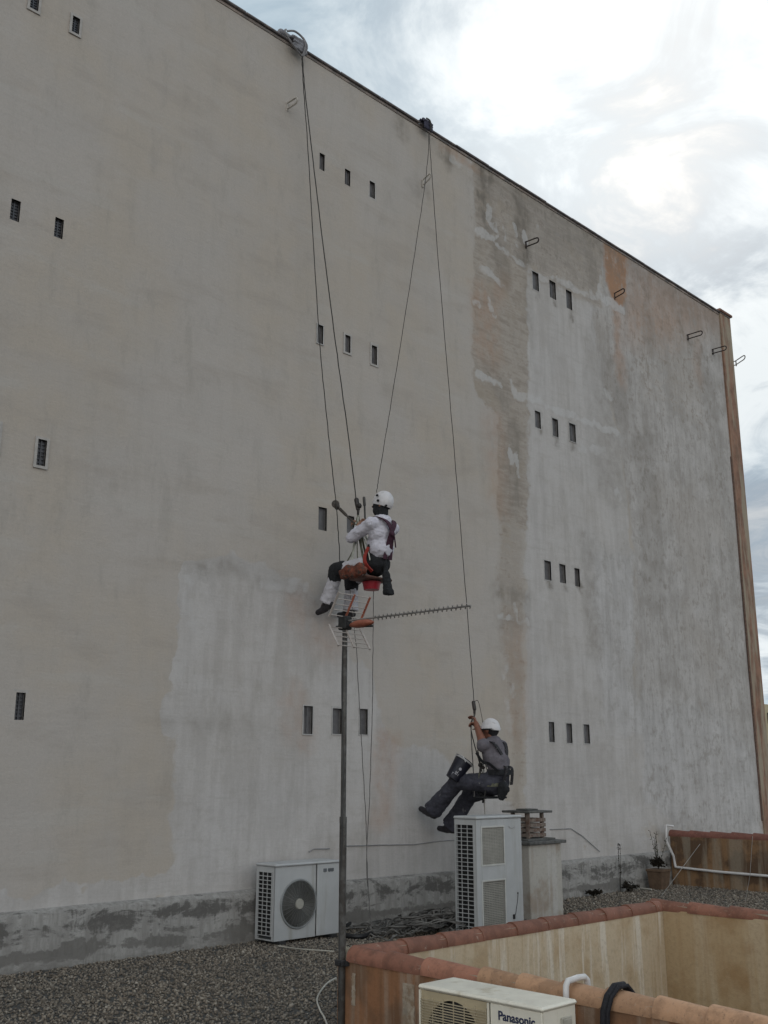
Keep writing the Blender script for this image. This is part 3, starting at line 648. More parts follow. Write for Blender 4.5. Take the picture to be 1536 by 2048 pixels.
# ------------------------------------------------------------------ outdoor units
Mwhite = mat('aged_white_casing', (.41, .42, .42), .45, .05, 5, .03, 100, col2=(.33, .325, .30), thr=(.52, .72), spec=.5, streak=1.2)
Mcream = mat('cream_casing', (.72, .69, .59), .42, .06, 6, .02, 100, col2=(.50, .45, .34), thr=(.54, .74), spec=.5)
Mgrille = mat('grille_grey', (.32, .31, .27), .6, .1, 9)
Mblack = mat('black_coil', (.018, .018, .018), .7, .3, 30)
Mblade = mat('dark_fan', (.05, .05, .05), .5, .2, 9)
Mink = mat('navy_print', (.03, .035, .07), .6, .1, 9)
def side_grid(X, y0, y1, z0, z1, nc, nr, parent, mt, r=.004, name='side_grille'):
    b = MB()
    for i in range(nc+1): yy = y0+(y1-y0)*i/nc; b.box(X-.008, X, yy-r, yy+r, z0, z1)
    for j in range(nr+1): z = z0+(z1-z0)*j/nr; b.box(X-.0105, X-.0005, y0, y1, z-r, z+r)
    b.build(name, mt, parent)
    c = MB(); c.box(X+.004, X+.03, y0, y1, z0, z1)
    n = 40
    for i in range(n): yy = y0+(y1-y0)*(i+.5)/n; c.box(X+.0, X+.0035, yy-.0012, yy+.0012, z0, z1)
    c.build('coil', Mblack, parent)
def fan(cx, Y, cz, R, parent, rings=16, hubr=.045, spokes=24, mt=None, sgn=-1, axis='Y'):
    """round fan guard of concentric wires with the propeller behind; faces -Y or -X"""
    def T(a, b_, d):   # a across, b up, d towards the viewer
        return (cx+a, Y-d, cz+b_) if axis == 'Y' else (Y-d, cx-a, cz+b_)
    b = MB()
    for k in range(rings):
        rr = hubr+(R-hubr)*(k+1)/rings
        b.tube([T(rr*math.cos(g), rr*math.sin(g), .014+.012*(1-(rr/R)**2)) for g in np.linspace(0, 2*math.pi, 41)], .0022, 4, cap=False)
    for k in range(spokes):
        g = 2*math.pi*k/spokes
        b.tube([T(q*math.cos(g), q*math.sin(g), .012+.012*(1-(q/R)**2)) for q in (hubr, R*.5, R)], .0022, 4)
    b.build('fan_guard', mt or Mgrille, parent)
    h_ = MB(); h_.tube([T(0, 0, .018), T(0, 0, .032)], [hubr*1.05, hubr*.9], 20); h_.build('guard_hub', Mgrille, parent, smooth=True)
    d = MB(); d.tube([T(0, 0, -.09), T(0, 0, -.02)], R*.22, 18)
    for k in range(3):
        g0 = 2*math.pi*k/3+.4; vs = []
        for i in range(7):
            for j in range(2):
                g = g0+i*.16+j*0; q = R*(.2 if j == 0 else .93); vs.append(T(q*math.cos(g), q*math.sin(g), -.085+.06*i/6))
        d.add(vs, [(2*i, 2*i+1, 2*i+3, 2*i+2) for i in range(6)])
    d.build('fan', Mblade, parent)
def disc_hole_panel(x0, x1, Y, z0, z1, cx, cz, R, parent, mt, name, axis='Y', th=.012, n=40):
    """front sheet with a round hole"""
    b = MB(); vs = []
    def T(a, z, d): return (a, Y+d, z) if axis == 'Y' else (Y+d, a, z)
    for d in (0, th):
        for k in range(n):
            g = 2*math.pi*k/n; ca, sa = math.cos(g), math.sin(g)
            vs.append(T(cx+R*ca, cz+R*sa, d))
            sx = (x1-cx)/ca if ca > 1e-6 else ((x0-cx)/ca if ca < -1e-6 else 1e9)
            sz_ = (z1-cz)/sa if sa > 1e-6 else ((z0-cz)/sa if sa < -1e-6 else 1e9)
            q = min(sx, sz_); vs.append(T(cx+q*ca, cz+q*sa, d))
    for (X, Z) in ((x1, z1), (x0, z1), (x0, z0), (x1, z0)): vs.append(T(X, Z, 0))
    fs = []
    for k in range(n):
        k1 = (k+1) % n
        fs.append((2*k, 2*k+1, 2*k1+1, 2*k1)); fs.append((2*k, 2*k1, 2*n+2*k1, 2*n+2*k))
        pa = vs[2*k+1]; pb = vs[2*k1+1]
        ia = 0 if axis == 'Y' else 1
        if abs(pa[ia]-pb[ia]) > 1e-6 and abs(pa[2]-pb[2]) > 1e-6:
            cxn = max(pa[ia], pb[ia]) if (pa[ia]+pb[ia])/2 > cx else min(pa[ia], pb[ia])
            czn = max(pa[2], pb[2]) if (pa[2]+pb[2])/2 > cz else min(pa[2], pb[2])
            for ci in range(4):
                v = vs[4*n+ci]
                if abs(v[ia]-cxn) < 1e-4 and abs(v[2]-czn) < 1e-4: fs.append((2*k+1, 4*n+ci, 2*k1+1))
    b.add(vs, fs); return b.build(name, mt, parent)
def shell(x0, x1, y0, y1, z0, z1, parent, mt, open_='-Y', th=.012):
    """open-fronted, open-left box: floor, back, right side"""
    b = MB()
    b.box(x0, x1, y0, y1, z0, z0+th)
    if open_ == '-Y':
        b.box(x0, x1, y1-th, y1, z0+th, z1); b.box(x1-th, x1, y0, y1-th, z0+th, z1)
        b.box(x0-.001, x0+.012, y0+.03, y1-.045, z1-.05, z1); b.box(x0, x0+.02, y0, y0+.03, z0+th, z1); b.box(x0, x0+.02, y1-.045, y1-th, z0+th, z1)
    return b.build('casing', mt, parent)
g1 = 'air conditioning outdoor units on the roof'
# unit 1 beside the mast
p = on(2, 0, 545, 1893); X0, Y0 = p.x, p.y; ZB = .045; Z1 = .775; X1 = X0+.92; Y1 = Y0+.30
u = thing('outdoor_unit', 'pale single fan outdoor unit on gravel behind the antenna mast, against the plinth', 'air conditioner', (X0, Y0, 0), g1)
shell(X0, X1, Y0, Y1, ZB, Z1-.002, u, Mwhite)
fx = X0+.335; fz = ZB+.345; px = X0+.565
disc_hole_panel(X0, px, Y0-.014, ZB, Z1-.002, X0+.325, fz, .232, u, Mwhite, 'front_panel')
b = MB(); b.box(px+.001, px+.02, Y0-.001, Y0+.004, ZB+.005, Z1-.01); b.build('panel_gap', Mblack, u)
b = MB(); b.box(px+.016, X1, Y0-.022, Y0-.002, ZB, Z1-.002, .006); b.build('service_panel', Mwhite, u)
b = MB(); b.box(X0-.015, X1+.015, Y0-.035, Y1+.01, Z1, Z1+.028, .01); b.build('top_lid', Mwhite, u)
fan(X0+.325, Y0-.012, fz, .235, u, 18, .055, 28, mat('dark_grille', (.15, .15, .14), .6))
b = MB(); b.tube([(X0+.325+.24*math.cos(g), Y0-.018, fz+.24*math.sin(g)) for g in np.linspace(0, 2*math.pi, 49)], .012, 6, cap=False); b.build('fan_ring', mat('ring_grey', (.22, .23, .23), .6), u, smooth=True)
bm_ = MB(); bm_.box(X0+.04, px-.04, Y1-.06, Y1-.02, ZB+.03, Z1-.03); bm_.build('rear_coil', Mblack, u)
side_grid(X0, Y0+.035, Y1-.045, ZB+.05, Z1-.055, 3, 15, u, Mwhite, .0035)
b = MB()
for i in range(9): 
    xx = X0+.665+i*.017
    if i not in (3,): b.box(xx, xx+.012, Y0-.0245, Y0-.0222, Z1-.085-(i % 2)*.004, Z1-.05)
b.build('badge', mat('badge_print', (.06, .07, .08), .6), u)
b = MB(); b.box(X0+.06, X0+.14, Y0-.04, Y1+.02, .012, ZB-.001); b.build('foot_rail', mat('rubber', (.03, .03, .03), .8), u); b = MB(); b.box(X1-.14, X1-.06, Y0-.04, Y1+.02, .012, ZB-.001); b.build('foot_rail', mat('rubber', (.03, .03, .03), .8), u)
# unit 2, tall
p = on(2, 0, 955, 1878); X0, Y0 = p.x, p.y; X1 = X0+.80; Y1 = Y0+.31; ZB = .05; Z1 = 1.235
u = thing('outdoor_unit', 'tall white twin grille outdoor unit standing beside the chimney', 'air conditioner', (X0, Y0, 0), g1)
shell(X0, X1, Y0, Y1, ZB, Z1-.002, u, Mwhite)
b = MB(); gx0, gx1 = X0+.085, X0+.475
zq = [ZB, ZB+.06, ZB+.53, ZB+.70, ZB+1.10, Z1-.002]
b.box(X0, gx0, Y0-.014, Y0, ZB, Z1-.002, .004); b.box(gx1, X1, Y0-.014, Y0, ZB, Z1-.002, .004)
b.box(gx0, gx1, Y0-.014, Y0, zq[0], zq[1]); b.box(gx0, gx1, Y0-.014, Y0, zq[2], zq[3]); b.box(gx0, gx1, Y0-.014, Y0, zq[4], zq[5])
b.build('front_panel', Mwhite, u)
for (za, zb) in ((zq[1], zq[2]), (zq[3], zq[4])):
    b = MB(); n = 26
    for i in range(n): z = za+(zb-za)*(i+.5)/n; b.box(gx0+.004, gx1-.004, Y0-.010, Y0-.004, z-.0062, z+.0062)
    for i in range(1, 9): xx = gx0+(gx1-gx0)*i/9; b.box(xx-.002, xx+.002, Y0-.0035, Y0, za, zb)
    b.build('front_grille', mat('grille_bars', (.30, .29, .255), .6, .1, 9), u)
    b = MB(); f_ = .012
    b.box(gx0-f_, gx0+.004, Y0-.021, Y0-.0145, za-f_, zb+f_); b.box(gx1-.004, gx1+f_, Y0-.021, Y0-.0145, za-f_, zb+f_)
    b.box(gx0+.004, gx1-.004, Y0-.021, Y0-.0145, za-f_, za+.003); b.box(gx0+.004, gx1-.004, Y0-.021, Y0-.0145, zb-.003, zb+f_); b.build('grille_rim', mat('rim_white', (.50, .50, .47), .5, .08, 9), u)
    d = MB(); cxx = (gx0+gx1)/2; cz = (za+zb)/2
    d.tube([(cxx, Y0+.05, cz), (cxx, Y0+.10, cz)], .05, 16)
    for k in range(3):
        g0 = 2.1*k; vs = []
        for i in range(6):
            for q in (.04, .19): g_ = g0+i*.18; vs.append((cxx+q*math.cos(g_), Y0+.05+.05*i/5, cz+q*math.sin(g_)))
        d.add(vs, [(2*i, 2*i+1, 2*i+3, 2*i+2) for i in range(5)])
    d.build('fan', Mblade, u)
b = MB(); b.box(X0+.13, X1-.2, Y0+.12, Y0+.14, ZB+.03, Z1-.03); b.build('inner_baffle', mat('baffle', (.12, .12, .11), .7), u)
b = MB(); b.box(X0-.012, X1+.012, Y0-.028, Y1+.01, Z1, Z1+.035, .012); b.build('top_lid', Mwhite, u)
side_grid(X0, Y0+.03, Y1-.02, ZB+.02, Z1-.055, 3, 25, u, Mwhite, .0035)
b = MB(); b.tube([(X0+.62+.05*math.cos(g), Y0-.017, Z1-.085+.022*math.sin(g)) for g in np.linspace(math.pi, 2*math.pi, 13)], .003, 5); b.build('handle_recess', mat('pale_shadow_grey', (.33, .33, .32), .6), u)
b = MB(); b.tube([(X0+.70, Y0-.02, ZB+.36), (X0+.685, Y0-.02, ZB+.28), (X0+.65, Y0-.022, ZB+.17), (X0+.62, Y0-.02, ZB+.1)], .0028, 5); b.box(X0+.60, X0+.635, Y0-.028, Y0-.0145, ZB+.10, ZB+.15, .004); b.ell((X0+.70, Y0-.018, ZB+.37), (.010, .006, .010), 8); b.build('service_valve', Mblack, u)
b = MB(); b.box(X0+.06, X0+.14, Y0-.03, Y1+.02, .012, ZB-.001); b.build('foot_rail', MATS['rubber'], u); b = MB(); b.box(X1-.14, X1-.06, Y0-.03, Y1+.02, .012, ZB-.001); b.build('foot_rail', MATS['rubber'], u)
# unit 3, cream, beside the light well; its fan faces -X
c0 = on(2, .585, 848, 1968); c1 = on(2, .585, 1081, 2017); Xf = (c0.x+c1.x)/2; Ya, Yb = c1.y, c0.y; Xb = Xf+.27; ZB = .05; Z1 = .565
u = thing('outdoor_unit', 'cream outdoor unit with blue brand lettering beside the terracotta parapet', 'air conditioner', (Xf, Ya, 0), g1)
b = MB(); b.box(Xf, Xb, Ya, Yb, ZB, ZB+.012); b.box(Xb-.012, Xb, Ya, Yb, ZB+.012, Z1-.002); b.box(Xf, Xb-.013, Ya, Ya+.012, ZB+.012, Z1-.002); b.box(Xf, Xb-.013, Yb-.012, Yb, ZB+.012, Z1-.002); b.build('casing', Mcream, u)
ym = Ya+(Yb-Ya)*.405
cyf = (ym+Yb)/2+.005; czf = Z1-.225
b = MB(); b.box(Xf-.012, Xf-.001, Ya, ym-.003, ZB, Z1-.002, .004); b.build('front_panel', Mcream, u)
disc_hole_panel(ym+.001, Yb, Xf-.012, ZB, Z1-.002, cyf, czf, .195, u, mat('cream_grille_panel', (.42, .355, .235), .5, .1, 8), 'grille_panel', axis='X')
b = MB(); n = 34
for i in range(n):
    z = ZB+.02+(Z1-ZB-.06)*(i+.5)/n; b.box(Xf-.022, Xf-.0165, ym+.012, Yb-.012, z-.0022, z+.0022)
for i in range(7): yy = ym+.02+(Yb-ym-.04)*i/6; b.box(Xf-.0162, Xf-.0122, yy-.003, yy+.003, ZB+.02, Z1-.03)
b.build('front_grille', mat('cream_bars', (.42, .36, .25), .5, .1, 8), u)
b = MB(); b.box(Xf-.022, Xf-.0125, ym-.001, ym+.008, ZB, Z1-.003); b.box(Xf-.022, Xf-.0125, Yb-.011, Yb, ZB, Z1-.003); b.build('panel_edge', Mcream, u)
d = MB(); d.tube([(Xf+.03, cyf, czf), (Xf+.10, cyf, czf)], .05, 16)
for k in range(3):
    g0 = 2.1*k+.5; vs = []
    for i in range(6):
        for q in (.04, .19): g_ = g0+i*.2; vs.append((Xf+.03+.05*i/5, cyf+q*math.cos(g_), czf+q*math.sin(g_)))
    d.add(vs, [(2*i, 2*i+1, 2*i+3, 2*i+2) for i in range(5)])
d.build('fan', Mblade, u); b = MB(); b.box(Xf+.12, Xf+.15, ym, Yb-.02, ZB+.02, Z1-.02); b.build('coil', Mblack, u)
b = MB(); b.box(Xf-.022, Xb+.010, Ya-.012, Yb+.012, Z1, Z1+.024, .010); b.build('top_lid', Mcream, u)
def text(s, size, m, mw, parent, name, ext=.0012, bold=.010):
    cu = bpy.data.curves.new('t', 'FONT'); cu.body = s; cu.size = size; cu.extrude = ext; cu.offset = bold*size; cu.align_x = 'LEFT'
    o = bpy.data.objects.new('t', cu); COL.objects.link(o)
    dg = bpy.context.evaluated_depsgraph_get(); dg.update(); me = bpy.data.meshes.new_from_object(o.evaluated_get(dg)); me.name = name
    bpy.data.objects.remove(o); me.transform(mw); me.materials.clear(); me.materials.append(m)
    r = bpy.data.objects.new(name, me); COL.objects.link(r); setpar(r, parent); return r
tl = on(0, Xf-.0135, 996, 2036)
# text plane faces -X : text x -> -Y, text y -> +Z
mw = Matrix.Translation((Xf-.0135, tl.y, Z1-.072)) @ Matrix(((0, 0, -1, 0), (-1, 0, 0, 0), (0, 1, 0, 0), (0, 0, 0, 1)))
lt = text('Panasonic', .060, mat('blue_black_lettering', (.02, .028, .07), .5, .05), mw, u, 'lettering', bold=.02)
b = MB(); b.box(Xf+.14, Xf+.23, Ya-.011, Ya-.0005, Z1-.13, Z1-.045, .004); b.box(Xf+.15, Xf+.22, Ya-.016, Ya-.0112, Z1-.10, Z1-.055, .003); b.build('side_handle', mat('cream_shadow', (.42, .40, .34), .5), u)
b = MB(); b.box(Xf-.01, Xb+.01, Ya+.1, Ya+.15, .012, ZB-.001); b.build('foot_rail', MATS['rubber'], u); b = MB(); b.box(Xf-.01, Xb+.01, Yb-.15, Yb-.1, .012, ZB-.001); b.build('foot_rail', MATS['rubber'], u)
# ------------------------------------------------------------------ pipes over the parapet
Mpvc = mat('white_pvc', (.62, .61, .60), .4, .06, 9)
a0 = on(0, DX-.10, 1133, 2000)
pa = on(0, DX-.105, 1131, 1962); 
pts = [(DX-.105, pa.y, .03), (DX-.105, pa.y, ZR-.04), (DX-.102, pa.y, ZR+.0), (DX-.085, pa.y-.0, ZR+.022), (DX-.0, pa.y-.005, ZR+.030), (DX+.055, pa.y-.01, ZR+.028), (DX+.080, pa.y-.01, ZR+.01), (DX+.088, pa.y-.01, ZR-.05), (DX+.09, pa.y-.01, -2)]
b = MB(); b.tube(pts, .0165, 12); tag(b.build('drain_pipe', Mpvc, smooth=True), 'white plastic pipe bent over the terracotta tiles beside the lettered unit', 'pipe')
pb = on(2, ZR+.02, 1206, 1978)
pts = [(DX-.10, pb.y+.03, .05), (DX-.10, pb.y+.025, .40), (DX-.10, pb.y+.015, ZR-.09), (DX-.082, pb.y+.0, ZR-.02), (DX-.03, pb.y-.01, ZR+.022), (DX+.04, pb.y-.02, ZR+.022), (DX+.085, pb.y-.025, ZR-.02), (DX+.10, pb.y-.03, ZR-.2), (DX+.10, pb.y-.03, -1.5)]
b = MB(); b.tube(pts, .019, 10); b.tube([Vector(q)+Vector((.0, -.026, .0)) for q in pts], .011, 8)
tag(b.build('insulated_pipe', mat('black_foam', (.014, .014, .018), .8, .2, 40, .3), smooth=True), 'black foam wrapped pipes looped over the terracotta parapet tiles', 'pipe')
# ------------------------------------------------------------------ chimney
p = on(2, 0, 1063, 1845); X0, Y0 = p.x, p.y; WDT = .66
ch = thing('chimney', 'pale rendered chimney with slatted concrete cowl behind the tall white unit', 'chimney', (X0+.33, Y0+.33, 0))
Mch = wallmat('chimney_render', (.43, .41, .37), (.33, .28, .23), (.50, .485, .46), .8, (.5, .7), 6)
zt = on(1, Y0, 1063, 1690).z
b = MB(); b.box(X0, X0+WDT, Y0, Y0+WDT, -.02, zt, .008); b.build('shaft', Mch, ch)
Mdk = mat('dark_mossy_slab', (.10, .10, .095), .9, .3, 12, .4, 60); Msl = mat('cowl_concrete', (.20, .165, .14), .9, .25, 12, .4, 60, col2=(.13, .08, .06))
b = MB(); b.box(X0-.05, X0+WDT+.05, Y0-.05, Y0+WDT+.05, zt+.002, zt+.04, .006)
b.box(X0+.04, X0+WDT-.06, Y0+.04, Y0+WDT-.04, zt+.042, zt+.065); b.build('top_slab', Mdk, ch)
z = zt+.067; Yc = Y0+.03; q_ = on(1, Yc, 1058, 1623)
ca = q_.x+.075; cb = on(1, Yc, 1105, 1619).x-.075; cc = Yc+.075; cd = on(0, q_.x, 1003, 1617).y-.075
zcap = on(1, Y0+.05, 1058, 1622).z; nsl = 5; sp = (zcap-.03-z)/nsl
for (xx, yy) in ((ca, cc), (cb-.05, cc), (ca, cd-.05), (cb-.05, cd-.05)):
    b = MB(); b.box(xx+.006, xx+.044, yy+.006, yy+.044, z-.001, zcap-.03); b.build('cowl_post', Msl, ch)
b = MB(); b.box(ca-.022, ca-.0125, cc-.03, cc+.02, z, zcap-.03, .003); b.build('cowl_post', Msl, ch)
b = MB()
for i in range(nsl-1):
    z0 = z+.014+sp*i; z1 = z0+sp*.74; e = .0; th = .022; ov = .012
    for (x0_, x1_, y0_, y1_) in ((ca-.01, cb+.01, cc-.012, cc+.005), (ca-.01, cb+.01, cd-.005, cd+.012)):
        b.box(x0_, x1_, y0_, y1_, z0, z1, .004)
    b.box(ca-.012, ca+.005, cc+.006, cd-.006, z0+.002, z1-.002, .004); b.box(cb-.005, cb+.012, cc+.006, cd-.006, z0+.002, z1-.002, .004)
b.build('cowl_slat', Msl, ch)
b = MB(); b.box(ca-.075, cb+.075, cc-.075, cd+.075, zcap-.028, zcap, .006); b.box(ca+.05, cb-.05, cc+.05, cd-.05, zcap+.001, zcap+.02, .01); b.build('cowl_cap', Mdk, ch)
# ------------------------------------------------------------------ mast and aerial
Mgal = mat('weathered_galvanised', (.085, .083, .078), .5, .25, 14, .1, 80, metal=.2, col2=(.05, .045, .04))
MYp = on(0, DX-.14, 684, 1925).y if False else BY+.01
pT = on(1, MYp, 690, 1250); pB = on(1, MYp, 683, 2000)
mx_ = (pT.x+pB.x)/2
ms = thing('antenna_mast', 'grey steel mast clamped to the corner of the tiled parapet', 'mast', (pB.x, MYp, 0))
b = MB()
top = pT; low_ = Vector((pB.x+(pB.x-pT.x)*pB.z/(pT.z-pB.z), MYp, -.01)); mid = top.lerp(low_, .48)
b.tube([low_, mid], .0245, 14); b.tube([mid, top], .0185, 14); b.tube([mid-Vector((0, 0, .02)), mid+Vector((0, 0, .02))], .0255, 14); b.build('pole', Mgal, ms, smooth=True)
b = MB(); zc_ = on(1, MYp, 684, 1925).z; yc = MYp; xm_ = low_.lerp(top, (zc_)/(top.z)).x
b.box(xm_-.035, xm_+.035, yc-.04, yc+.035, zc_-.018, zc_+.018, .004); b.box(xm_-.01, DX+.02, yc-.058, yc-.04, zc_-.016, zc_+.014); b.tube([(xm_-.05, yc-.02, zc_), (xm_-.02, yc-.02, zc_)], .010, 6)
b.build('clamp_bracket', mat('black_clamp', (.03, .03, .032), .6, .2, 9), ms)
b = MB(); pts = []
for k in range(60):
    u_f = k/59; z = .3+(top.z-.35)*u_f; xx = low_.lerp(top, z/top.z).x
    off = .028+.012*math.sin(u_f*17)*(1 if .45 < u_f < .75 else .25)
    pts.append((xx-off*.75, MYp-off*.3+.01*math.sin(u_f*9), z))
b.tube(pts, .005, 6); b.build('aerial_cable', mat('black_coax', (.04, .04, .04), .6), ms)
Malu = mat('bright_aluminium', (.40, .36, .33), .45, .12, 20, metal=.3); Mred = mat('orange_plastic', (.27, .085, .05), .5, .2, 12)
an = thing('tv_antenna', 'yagi television aerial with orange trimmed corner reflector on top of the mast', 'antenna', tuple(pT))
O = Vector((pT.x, MYp, pT.z+.015))
yo = O.y
bE = on(0, O.x, 942, 1232); bz0 = on(0, O.x, 740, 1256).z
tilt = (bE.z-bz0)/max(.3, (on(0, O.x, 740, 1256).y-bE.y))
def B(d, dx=0, dz=0): return Vector((O.x+dx, O.y-d, O.z+tilt*d+dz))
Lb = O.y-bE.y
b = MB(); b.tube([B(-.06, dz=.012), B(Lb, dz=.008)], .0068, 8); b.build('boom', mat('dull_aluminium', (.24, .23, .22), .45, .15, 20, metal=.3), an)
b = MB(); n = 22
for i in range(n):
    d = .32+(Lb-.34)*i/(n-1); q = B(d, dz=.008)
    # short folded directors
    s_ = .015
    b.tube([q+Vector((-s_, 0, .014)), q+Vector((-s_*.3, .012, .005)), q+Vector((s_*.3, -.012, -.005)), q+Vector((s_, 0, -.012))],    .0048, 5)
b.build('director_elements', mat('dull_aluminium', (.24, .23, .22), .45, .15, 20, metal=.3), an)
b = MB(); q = B(.17, dz=-.02)
b.ell(q, (.035, .12, .028), 14); b.build('dipole_housing', Mred, an, smooth=True)
b = MB(); b.box(O.x-.035, O.x+.035, O.y-.04, O.y+.04, O.z-.05, O.z+.045, .008); b.tube([B(-.09, dz=-.02), B(.28, dz=-.045)], .008, 6); b.build('mount_bracket', Mblack, an)
# corner reflector : two grids of rods parallel to X opening towards the boom tip
def refl(top_):
    sgn = 1 if top_ else -1
    hw = .15
    # panel edge points read from the photo, on the three longerons
    st = B(.0, dz=.03*sgn); en = B(.095, dz=.185 if top_ else -.175)
    r = MB()
    for k in range(5 if top_ else 5):
        f = .08+.92*k/4; q = st.lerp(en, f); r.tube([q+Vector((-hw, 0, 0)), q+Vector((hw, 0, 0))], .0036, 6)
        for sx in (-hw, hw): r.ell(q+Vector((sx, 0, 0)), (.008, .008, .008), 6)
    for sx in (-hw, 0, hw): s = MB(); s.tube([st+Vector((sx, 0, 0)), en+Vector((sx, 0, 0))+(en-st)*.04], .0085, 6); s.build('reflector_strut', Mred if top_ and sx >= 0 else Malu, an)
    r.build('reflector_rods', Malu, an)
refl(True); refl(False)
# ------------------------------------------------------------------ ropes
Mrope = mat('dark_rope', (.035, .033, .03), .8, .3, 60); Mrope2 = mat('grey_rope', (.11, .105, .10), .8, .3, 60)
def spline(pts, n):
    pts = [Vector(p) for p in pts]; out = []
    P_ = [pts[0]]+pts+[pts[-1]]
    for i in range(1, len(P_)-2):
        for k in range(n):
            t_ = k/n; a, b_, c0, d = P_[i-1], P_[i], P_[i+1], P_[i+2]
            out.append(.5*((2*b_)+(c0-a)*t_+(2*a-5*b_+4*c0-d)*t_*t_+(3*b_-a-3*c0+d)*t_**3))
    out.append(pts[-1]); return out
def rope(px, Ys, r, m, label, cat='rope', name='rope', group=None, n=10, parent=None, wob=.004):
    pts = [on(1, yy, *q) for q, yy in zip(px, Ys)]
    sp_ = spline(pts, n)
    sp_ = [q+Vector((random.uniform(-wob, wob), 0, 0)) if 0 < i < len(sp_)-1 else q for i, q in enumerate(sp_)]
    b = MB(); b.tube(sp_, r, 6); o = b.build(name, m, parent, smooth=True)
    if parent is None: tag(o, label, cat, group)
    return o
rg = 'ropes hanging from the roof edge'
rope([(604, 112), (606, 160), (618, 330), (637, 650), (655, 850), (672, 1008), (677, 1070), (680, 1128)], [9.22, 9.2, 9.15, 9.08, 9.03, 8.98, 8.95, 8.93], .006, Mrope, 'dark rope from the first roof pad down to the knee of the worker in white', group=rg)
rope([(605, 112), (610, 180), (638, 420), (665, 640), (695, 860), (712, 998)], [9.2, 9.18, 9.1, 9.0, 8.9, 8.82], .007, Mrope, 'dark rope from the first roof pad to the descender of the worker in white', group=rg)
rope([(857, 268), (857, 300), (847, 390), (815, 600), (780, 820), (760, 940), (753, 985)], [9.22, 9.2, 9.15, 8.98, 8.8, 8.7, 8.66], .0045, Mrope, 'thin rope slanting from the second roof pad to the white helmeted head', group=rg)
rope([(859, 268), (861, 310), (875, 500), (905, 860), (935, 1230), (944, 1350), (948, 1408)], [9.22, 9.2, 9.1, 8.95, 8.8, 8.73, 8.70], .0048, Mrope, 'thin rope from the second roof pad to the worker in grey', group=rg)
rope([(747, 1172), (746, 1300), (744, 1450), (738, 1620), (733, 1720), (737, 1790), (742, 1850)], [8.6, 8.62, 8.64, 8.7, 8.75, 8.75, 8.7], .0045, Mrope2, 'loose rope hanging under the red bucket, right strand above the gravel', group=rg)
rope([(700, 1180), (712, 1290), (718, 1400), (725, 1520), (732, 1640), (734, 1720), (738, 1800), (744, 1862)], [8.7, 8.7, 8.7, 8.72, 8.76, 8.78, 8.7, 8.6], .0045, Mrope2, 'loose rope hanging past the slit windows, left strand above the gravel', group=rg)
rope([(966, 1500), (968, 1560), (969, 1600), (970, 1650)], [8.45, 8.45, 8.45, 8.4], .009, mat('white_rope', (.42, .41, .38), .8, .2, 60), 'pale rope tail hanging below the worker in grey', group=rg)
# edge pads
def pad(px, py, s, label, big):
    p = on(1, WY-.10, px, py)
    t_ = thing('edge_pad', label, 'rope pad', tuple(p), 'rope protection pads on the roof edge')
    Mp = mat('grey_canvas' if big else 'navy_canvas', (.20, .20, .215) if big else (.05, .05, .075), .9, .3, 14, .4, 40)
    b = MB(); zt_ = ZT+.055
    hw = .17*s
    # folded pad saddle over the coping
    prof = [(WY+.30, zt_+.012), (WY+.02, zt_+.045), (WY-.085, zt_+.03), (WY-.125, zt_-.02), (WY-.12, zt_-.16*s), (WY-.115, zt_-.24*s)]
    for a, c in zip(prof[:-1], prof[1:]): b.cap((p.x-hw+.03, a[0], a[1]), (p.x+hw-.03, a[0], a[1]), .03*s, .03*s); b.cap((p.x-hw+.03, (a[0]+c[0])/2, (a[1]+c[1])/2), (p.x+hw-.03, (a[0]+c[0])/2, (a[1]+c[1])/2), .028*s, .03*s)
    blob(b, 'pad', Mp, t_, .010, 5, .008, .07)
    if big:
        b = MB()
        b.tube(spline([(p.x-.24, WY-.11, zt_+.03), (p.x-.30, WY-.17, zt_-.07), (p.x-.22, WY-.19, zt_-.19), (p.x-.08, WY-.17, zt_-.25), (p.x+.02, WY-.15, zt_-.27)], 8), .013, 8)
        b.tube(spline([(p.x-.18, WY-.06, zt_+.07), (p.x-.08, WY-.10, zt_+.10), (p.x+.04, WY-.13, zt_+.04), (p.x+.06, WY-.16, zt_-.1), (p.x+.02, WY-.15, zt_-.27)], 8), .014, 8)
        b.tube(spline([(p.x+.04, WY-.13, zt_+.05), (p.x+.10, WY-.14, zt_-.04), (p.x+.08, WY-.15, zt_-.16), (p.x+.02, WY-.15, zt_-.27)], 8), .014, 8)
        b.build('sling', mat('grey_sling', (.20, .195, .20), .8, .2, 20), t_, smooth=True)
        b = MB(); b.cap((p.x-.2, WY+.05, zt_+.10), (p.x+.0, WY+.05, zt_+.09), .05, .045); b.build('rolled_cloth', Mp, t_, smooth=True)
    else:
        b = MB(); b.tube(spline([(p.x-.02, WY-.10, zt_+.06), (p.x-.0, WY-.16, zt_-.02), (p.x+.01, WY-.155, zt_-.18)], 8), .012, 8); b.build('sling', Mrope, t_, smooth=True)
pad(598, 100, .8, 'bulky grey canvas pad with slings on the roof edge above two ropes', True)
pad(855, 265, .65, 'small dark rope pad on the roof edge, nearer the stained part', False)
